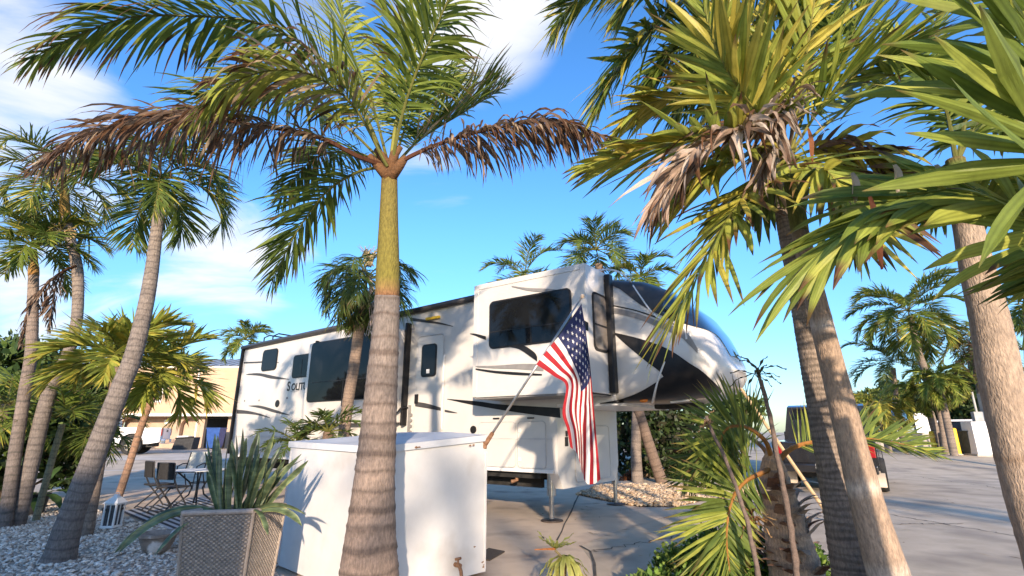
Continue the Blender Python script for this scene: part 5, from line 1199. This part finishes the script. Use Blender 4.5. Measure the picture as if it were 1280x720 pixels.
add_frond(t,px3((1195,200,3.5),(1180,130,3.9),(1150,80,4.3),(1110,30,4.6)),**{**CC,'pal':DARKG})
add_frond(t,px3((1197,200,3.5),(1240,220,3.5),(1290,260,3.5),(1330,330,3.5)),**CC)
# --- nearest palm, its trunk outside the frame: only its big fronds reach in
tb_=Vector((2.75,1.75,0)); t=thing('palm_tree','closest palm, only its very large striped fronds hang in from the upper right','palm tree',(tb_.x,tb_.y,0))
b=MB(); b.tube([tb_,tb_+Vector((-.05,.02,1.2)),tb_+Vector((-.12,.03,2.2))],[.11,.09,.075],20,col=(.36,.26,.19)); b.build('trunk','bark',t,smooth=True)
Ct=tb_+Vector((-.12,.03,2.25))
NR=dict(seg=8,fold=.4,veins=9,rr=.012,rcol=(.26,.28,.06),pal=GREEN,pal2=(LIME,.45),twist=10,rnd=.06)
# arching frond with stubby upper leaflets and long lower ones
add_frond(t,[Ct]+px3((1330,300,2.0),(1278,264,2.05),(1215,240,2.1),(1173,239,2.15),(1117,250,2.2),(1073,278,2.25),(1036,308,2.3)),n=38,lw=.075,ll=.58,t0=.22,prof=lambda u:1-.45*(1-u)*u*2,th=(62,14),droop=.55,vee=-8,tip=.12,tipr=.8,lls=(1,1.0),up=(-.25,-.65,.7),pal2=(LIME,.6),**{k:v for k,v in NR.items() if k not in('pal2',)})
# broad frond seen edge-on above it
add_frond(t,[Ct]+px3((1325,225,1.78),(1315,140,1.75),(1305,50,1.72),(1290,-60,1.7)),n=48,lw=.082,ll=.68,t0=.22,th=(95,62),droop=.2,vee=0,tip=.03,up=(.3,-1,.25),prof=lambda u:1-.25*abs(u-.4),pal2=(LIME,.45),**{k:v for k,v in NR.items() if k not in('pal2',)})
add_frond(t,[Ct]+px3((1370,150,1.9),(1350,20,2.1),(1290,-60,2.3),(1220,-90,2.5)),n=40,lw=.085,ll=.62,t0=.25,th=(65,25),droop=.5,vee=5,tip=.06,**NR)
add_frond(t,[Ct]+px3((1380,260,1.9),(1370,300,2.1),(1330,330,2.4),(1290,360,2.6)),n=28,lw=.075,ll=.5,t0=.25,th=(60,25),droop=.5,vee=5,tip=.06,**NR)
b=MB(); rg=random.Random(2)
for (x,y,l,Y,c) in ((1087,245,.36,2.2,(.16,.06,.035)),(1118,205,.14,2.12,(.55,.45,.36)),(1065,215,.16,2.25,(.5,.4,.32)),(1170,205,.10,2.1,(.5,.42,.36)),(1010,160,.3,3.6,(.3,.12,.06))):
    p=D(x,y,Y); P=[]; 
    for i in range(8):
        f=i/7; wv=.020*math.sin(math.pi*(f*.9+.08))**.6; P.append([p+Vector((-wv+.01*math.sin(f*5),0,-l*f)),p+Vector((.01*math.sin(f*5),.012,-l*f)),p+Vector((wv+.01*math.sin(f*5),0,-l*f))])
    b=MB(); b.grid(P,col=c); b.build('dead_leaf','leaf',t)

# --- short palm with big stiff arching fronds
pts=[(1005,745,5.3,70),(992,705,5.3,60),(980,650,5.3,48),(971,615,5.3,40),(966,585,5.3,30),(966,566,5.3,16)]
t=palm_thing('short stout palm with old leaf boots and stiff arching fronds above the green shrub',pts)
add_trunk(t,pts,spacing=.13,rw=.3,col=((.48,.36,.27),(.52,.31,.17)),ringc=(.30,.22,.17),k=24,bulge=.03)
rg=random.Random(31); b=MB()
for i in range(44):
    f=rg.random(); px=lerp(1000,968,f)+0; py=lerp(715,600,f); c=D(px,py,5.3); a=rg.uniform(0,6.28) if i>14 else rg.uniform(-2.6,-.3); r=lerp(.26,.16,f)
    o=Vector((math.cos(a),math.sin(a),0)); s=Vector((-o.y,o.x,0)); P=[]; d=(o*.75+Vector((0,0,.75))).normalized(); p=c+o*r*.8; ln=rg.uniform(.16,.30)
    for k in range(7):
        g=k/6; wv=.075*(1-g*.75); P.append([p-s*wv-o*.0,p-s*wv*.5+o*.018,p+o*.024,p+s*wv*.5+o*.018,p+s*wv]); p=p+d*ln/6; d=(d+o*rg.uniform(.02,.3)+Vector((0,0,-.15+rg.gauss(0,.12)))).normalized()
    cc=rg.choice(((.46,.36,.28),(.32,.20,.14),(.54,.43,.34),(.22,.12,.08))); b.grid(P,col=cc)
b.build('leaf_base','fibre',t,smooth=True)
STF=dict(lw=.032,seg=4,tip=.10,tipr=.9,droop=.15,twist=8,rnd=.05,fold=.3,rcol=(.42,.20,.06),rr=.026,pal=((.10,.15,.04),(.17,.22,.05)),pal2=(LIME,.35))
flp=lambda u:np.minimum(1,.75+1.2*u)*np.minimum(1,.45+1.7*(1-u))
add_frond(t,px3((966,580,5.3),(957,552,5.2),(935,535,5.05),(912,534,4.95),(901,550,4.9),(900,590,4.85)),n=96,ll=.52,th=(78,30),vee=8,t0=.34,up=(.1,-1,.15),prof=flp,lls=(1,.6),**STF)
add_frond(t,px3((966,585,5.3),(950,592,5.1),(930,603,4.9),(914,628,4.8),(908,670,4.75),(912,715,4.75)),n=110,ll=.66,th=(85,38),vee=8,t0=.26,up=(.25,-1,.1),prof=flp,lls=(1,.5),**STF)
add_frond(t,px3((970,580,5.3),(990,560,5.3),(1028,551,5.35),(1075,548,5.4),(1130,556,5.45),(1168,568,5.5)),n=76,ll=.52,th=(62,14),vee=18,t0=.16,up=(0,-.8,.6),prof=flp,lls=(.6,1),**STF)
add_frond(t,px3((966,580,5.35),(950,556,5.7),(925,545,6.0),(885,560,6.2),(855,600,6.3)),n=70,ll=.52,th=(65,25),vee=20,t0=.25,up=(0,-.7,.7),prof=flp,**STF)
# --- bare-stemmed dracaenas
def dracaena(label,pts,r,head,nl,ll,c0,c1,Y):
    P=px3(*pts); P[0].z=0.0; t=thing('dracaena',label,'plant',(P[0].x,P[0].y,0),'thin dracaena stems by the stout palm')
    b=MB(); Q=catmull(P,26); b.tube([tuple(p+np.array([random.gauss(0,.004),0,0])) for p in Q],[lerp(r,r*.55,i/25)*(1+.12*math.sin(i*2.3)) for i in range(26)],8,col=(.15,.115,.10)); b.build('stem','fibre',t,smooth=True)
    b=MB(); C=Vector(P[-1])
    for k in range(nl):
        a=k*2.4; e=random.uniform(-.2,1.3); d=(math.cos(a)*math.cos(e),math.sin(a)*math.cos(e),math.sin(e)); paddle(b,C-Vector((0,0,random.uniform(0,.1))),d,ll*random.uniform(.6,1.15),.022,-1.0,c0,c1,6,.02)
    b.build('leaves','leaf',t)
    return t
dracaena('tallest bare dracaena stem crossing in front of the stout palm',[(1000,745,4.6),(988,660,4.6),(972,570,4.6),(958,505,4.6),(947,462,4.6)],.030,0,16,.26,(.08,.09,.05),(.16,.15,.08),4.6)
dracaena('bare dracaena stem leaning left over the drooping fan frond',[(955,745,4.5),(938,670,4.5),(915,595,4.5),(893,545,4.5),(882,520,4.5)],.024,0,9,.10,(.2,.13,.08),(.3,.2,.12),4.5)
dracaena('shortest dracaena, topped with a reddish spiky tuft',[(950,740,4.8),(944,690,4.8),(939,642,4.8)],.014,0,18,.24,(.30,.12,.06),(.34,.26,.12),4.8)
rg=random.Random(77); b=MB()
for k in range(260):
    x,y=rg.uniform(.2,6.5),rg.uniform(5.6,15)
    if rg.random()<.5: x,y=rg.uniform(3,14),rg.uniform(6,20)
    a=rg.uniform(0,6.28); l=rg.uniform(.02,.10); w_=rg.uniform(.004,.012); z=gz(x,y)+.016; u=Vector((math.cos(a),math.sin(a),0)); v_=Vector((-u.y,u.x,0)); c=Vector((x,y,z))
    b.add([tuple(c-u*l),tuple(c-v_*w_+Vector((0,0,.008))),tuple(c+u*l+Vector((0,0,rg.uniform(0,.012)))),tuple(c+v_*w_+Vector((0,0,.006)))],[(0,1,2,3)],rg.choice(((.30,.2,.12),(.2,.12,.07),(.42,.33,.2),(.12,.09,.06))))
tag(b.build('leaf_litter','leaf'),'scattered dry leaf scraps on the pavement','leaf litter',kind='stuff')
# --- shrub, variegated plant
def leafcloud(mb,blobs,n,size,cols,seed=0,flatz=1.0,shell=.55):
    rng=np.random.default_rng(seed); B=np.array([[*c,r] for c,r in blobs]); w_=B[:,3]**2; k=rng.choice(len(B),n,p=w_/w_.sum())
    d=nrm(rng.normal(0,1,(n,3))); r=B[k,3]*(shell+(1-shell)*rng.random(n)**.5)*(1+.12*rng.normal(0,1,n))
    P=B[k,:3]+d*r[:,None]*np.array([1,1,flatz]); a=nrm(rng.normal(0,1,(n,3))+d*.5+np.array([0,0,.25])); c_=nrm(np.cross(a,rng.normal(0,1,(n,3))))
    s=size*np.exp(rng.normal(0,.3,n))[:,None]; A=np.stack([P,P+a*s*.5+c_*s*.28,P+a*s,P+a*s*.5-c_*s*.28],1)
    C=np.array(cols)[rng.integers(0,len(cols),n)]*(.7+.6*rng.random((n,1)))
    mb.add(A.reshape(-1,3),[(4*i,4*i+1,4*i+2,4*i+3) for i in range(n)],np.repeat(C,4,0))
def shrub(label,blobs,n,size,cols,seed,name='shrub',stems=True,m='hedge',cat='shrub'):
    c=blobs[0][0]; g=gz(c[0],c[1]); t=thing(name,label,cat,(c[0],c[1],g))
    b=MB(); leafcloud(b,blobs,n,size,cols,seed); b.build('foliage',m,t)
    b=MB(); rg=random.Random(seed)
    for (q,r) in blobs:
        for k in range(3): 
            e=Vector(q)+Vector((rg.gauss(0,r*.4),rg.gauss(0,r*.4),rg.uniform(0,r*.6))); b.tube([(c[0]+rg.gauss(0,.1),c[1]+rg.gauss(0,.1),g),Vector(q).lerp(Vector((c[0],c[1],g)),.5),e],[r*.06+.008,r*.04+.006,.004],5,col=(.2,.14,.09))
    b.build('stem','fibre',t); return t
BG=[(.08,.16,.02),(.12,.21,.03),(.05,.11,.02),(.17,.24,.05)]
bl=[((G(x,y)+Vector((0,0,z))),r) for x,y,z,r in ((905,735,.26,.30),(850,745,.18,.24),(960,735,.25,.26),(1010,740,.2,.24),(880,740,.2,.25),(815,755,.10,.16))]
bl=[(tuple(p),r) for p,r in bl]
shrub('low bright green fine-leaved shrub at the foot of the stout palm',bl,9000,.055,BG,5)
def rosette(mb,C,n,ln,wd,c0,c1,elr,bend):
    for k in range(n):
        a=k*2.4+random.uniform(-.2,.2); e=random.uniform(*elr); d=(math.cos(a)*math.cos(e),math.sin(a)*math.cos(e),math.sin(e)); paddle(mb,C,d,ln*random.uniform(.8,1.15),wd,bend,c0,c1,7,.02)
vp=D(703,712,5.2); t=thing('variegated_plant','small yellow-striped leafy plant poking up from the bottom edge','plant',(vp.x,vp.y,0))
b=MB(); rosette(b,D(706,695,5.2),34,.30,.045,(.30,.34,.07),(.72,.66,.25),(-.2,.6),-1.6); b.build('rosette','leaf',t,smooth=True)
b=MB(); rosette(b,D(694,686,5.2),11,.21,.04,(.30,.34,.07),(.72,.66,.25),(.3,1.3),-.2); b.build('rosette','leaf',t,smooth=True)
b=MB(); b.tube([(vp.x,vp.y,0),D(706,700,5.2)],.02,6,col=(.25,.2,.1)); b.tube([D(706,700,5.2),D(694,688,5.2)],.012,6,col=(.25,.2,.1)); b.tube([D(694,686,5.2),D(668,687,5.2)],[.012,.004],6,col=(.4,.15,.05)); b.build('stem','fibre',t)
# --- cycad-like plants between box and trailer
for (px,Y,zc_,L_,sd_,lab) in ((372,9.3,.95,.75,41,'dark feathery cycad behind the storage box, left one'),(410,9.0,1.15,.7,42,'dark feathery cycad behind the storage box against the hanging palm trunk')):
    C=D(px,548,Y); C.z=zc_+.35; t=thing('cycad',lab,'plant',(C.x,C.y,0)); b=MB(); b.tube([(C.x,C.y,0),C],[.12,.09],10,col=(.16,.11,.08)); b.build('trunk','fibre',t)
    autocrown(t,C,11,L_,sd_,el=(70,5),arch=70,nl=28,**dict(AC,ll=.22,lw=.026,pal=DARKG,pal2=None))
# --- shrubbery at the far left
STR=[(.035,.07,.018),(.06,.11,.025),(.025,.05,.015),(.09,.14,.03)]
q=D(20,520,11.5); bl=[((D(x,y,Y).x,Y,D(x,y,Y).z),r) for x,y,Y,r in ((8,560,11.6,.75),(8,500,11.8,.7),(60,520,12.2,.7),(60,470,12.3,.6),(100,540,12.6,.65),(110,495,12.6,.55),(-40,520,12,.9),(85,585,12.6,.4),(15,455,12,.5))]
shrub('dense dark oleander bush with a few pink flowers behind the leaning palms',bl,11000,.20,STR,7)
b=MB(); rg=random.Random(6)
fo=bpy.data.objects.get('shrub.001')
for k in range(16):
    q=D(rg.uniform(60,110),rg.uniform(483,505),11.7)
    for j in range(5): paddle(b,q,(math.cos(j*1.26),math.sin(j*1.26)-.5,.4),.07,.05,-.5,(.6,.25,.2),(.7,.4,.35),4,.02)
if fo: b.build('flower','leaf',fo)
def fanbush(label,px,py,Y,n,L,sd_,**k):
    C=D(px,py,Y); g=gz(C.x,Y); t=thing('palm_bush',label,'palm',(C.x,Y,g)); b=MB(); b.tube([(C.x,Y,g),C],[.10,.07],10,col=(.2,.15,.1)); b.build('trunk','bark',t); autocrown(t,C,n,L,sd_,**k)
fanbush('low bushy palm with stiff green fronds at the left frame edge',8,505,9.9,13,1.1,51,el=(75,-20),arch=70,nl=34,**dict(AC,ll=.42,lw=.032,pal=GREEN,pal2=(YEL,.08)))
fanbush('low dark palm bush behind the slim young trunks near the road',118,535,11.6,12,1.0,52,el=(70,-20),arch=80,nl=34,**dict(AC,ll=.42,lw=.03,pal=DARKG,pal2=(GREEN,.3)))
# --- under the trailer nose and beyond
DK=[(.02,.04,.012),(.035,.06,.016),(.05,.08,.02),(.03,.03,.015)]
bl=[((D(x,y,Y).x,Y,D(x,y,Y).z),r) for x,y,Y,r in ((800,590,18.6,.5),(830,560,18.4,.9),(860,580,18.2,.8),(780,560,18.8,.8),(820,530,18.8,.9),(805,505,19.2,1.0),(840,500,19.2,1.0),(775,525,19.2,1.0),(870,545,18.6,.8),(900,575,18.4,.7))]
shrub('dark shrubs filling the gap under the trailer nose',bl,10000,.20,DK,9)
b=MB(); 
bl=[((D(x,y,Y).x,Y,D(x,y,Y).z),r) for x,y,Y,r in ((785,600,17.6,.18),(792,593,17.6,.16),(778,606,17.4,.12))]
shrub('small reddish brown dry shrub beside the grey trunk under the nose',bl,900,.08,[(.2,.06,.02),(.28,.1,.04),(.12,.06,.03)],10)
# --- trees beyond the road
def tree(label,px,py,Y,rx,seed,cols,n=5200,size=.34,trunk_=True):
    rg=random.Random(seed); c=D(px,py,Y); g=gz(c.x,Y); t=thing('leafy_tree',label,'tree',(c.x,Y,g),'broadleaf trees beyond the road')
    bl=[]
    for k in range(11):
        a=rg.uniform(0,6.28); r=rx*math.sqrt(rg.random())*.8; bl.append(((c.x+r*math.cos(a),Y+r*math.sin(a)*.7,c.z+rg.uniform(-.45,.55)*rx*.8),rx*rg.uniform(.22,.42)))
    b=MB(); leafcloud(b,bl,n,size,cols,seed); b.build('crown','hedge',t)
    b=MB(); top=Vector(c); b.tube([(c.x,Y,g),(c.x+.1,Y,(g+c.z)/2),c],[.22,.17,.08],8,col=(.2,.15,.11))
    for q,r in bl[:7]: b.tube([(c.x+.05,Y,lerp(g,c.z,.55)),Vector(q)],[.09,.03],6,col=(.2,.15,.11))
    b.build('trunk','bark',t)
TG=[(.05,.09,.02),(.08,.13,.03),(.035,.06,.018),(.11,.15,.035)]
tree('dark leafy tree behind the white cabinet',1240,512,37,3.4,61,TG); tree('broad leafy tree above the parked white cars',1198,505,42,3.6,62,TG); tree('rounded green tree left of the curly palm, beyond the wall',1140,513,41,3.0,63,[(.09,.13,.03),(.13,.17,.035),(.06,.09,.02)])
tree('pale yellow-green tree seen past the black pickup',1082,518,40,2.7,64,[(.12,.16,.03),(.17,.2,.04),(.08,.11,.025)]); tree('leafy tree at the right edge behind the slim bare trunk',1290,495,36,3.6,65,TG); tree('small far tree below the nose of the trailer',915,510,36,2.0,66,TG,n=2600)
tree('leafy tree at the left behind the peach house gable',25,470,44,4.5,67,TG)
# --- unseen hedge and palms added out of view only to throw shadows
t=thing('shade_hedge','tall unseen hedge added behind the viewpoint to shade the pebbles and planter','hedge',(-9,-5.2,0))  # added shadow caster out of view, sized to shade the left bed
b=MB(); b.box((-8.69,-5.5,2.1),(13.92,1.0,4.2),bevel=.2); leafcloud(b,[((x,-5.5,z),.75) for x in np.linspace(-15.6,-2.18,22) for z in (.7,1.7,2.7,3.9)],6200,.2,STR,12); b.build('foliage','hedge',t)
def shadepalm(label,x,y,h,n,L,seed,r=.13):
    t=thing('palm_tree',label,'palm tree',(x,y,0)); b=MB(); b.tube([(x,y,0),(x+.1,y,h*.5),(x,y,h)],[r,r*.85,r*.7],14,col=(.28,.22,.17)); b.build('trunk','bark',t,smooth=True)
    autocrown(t,(x,y,h),n,L,seed,el=(70,-30),arch=90,nl=36,ll=.45,lw=.036,pal=GREEN,droop=.7,vee=10,tip=.05,seg=3,th=(60,25),rr=.016)
for a in SHADEPALMS: shadepalm(*a)
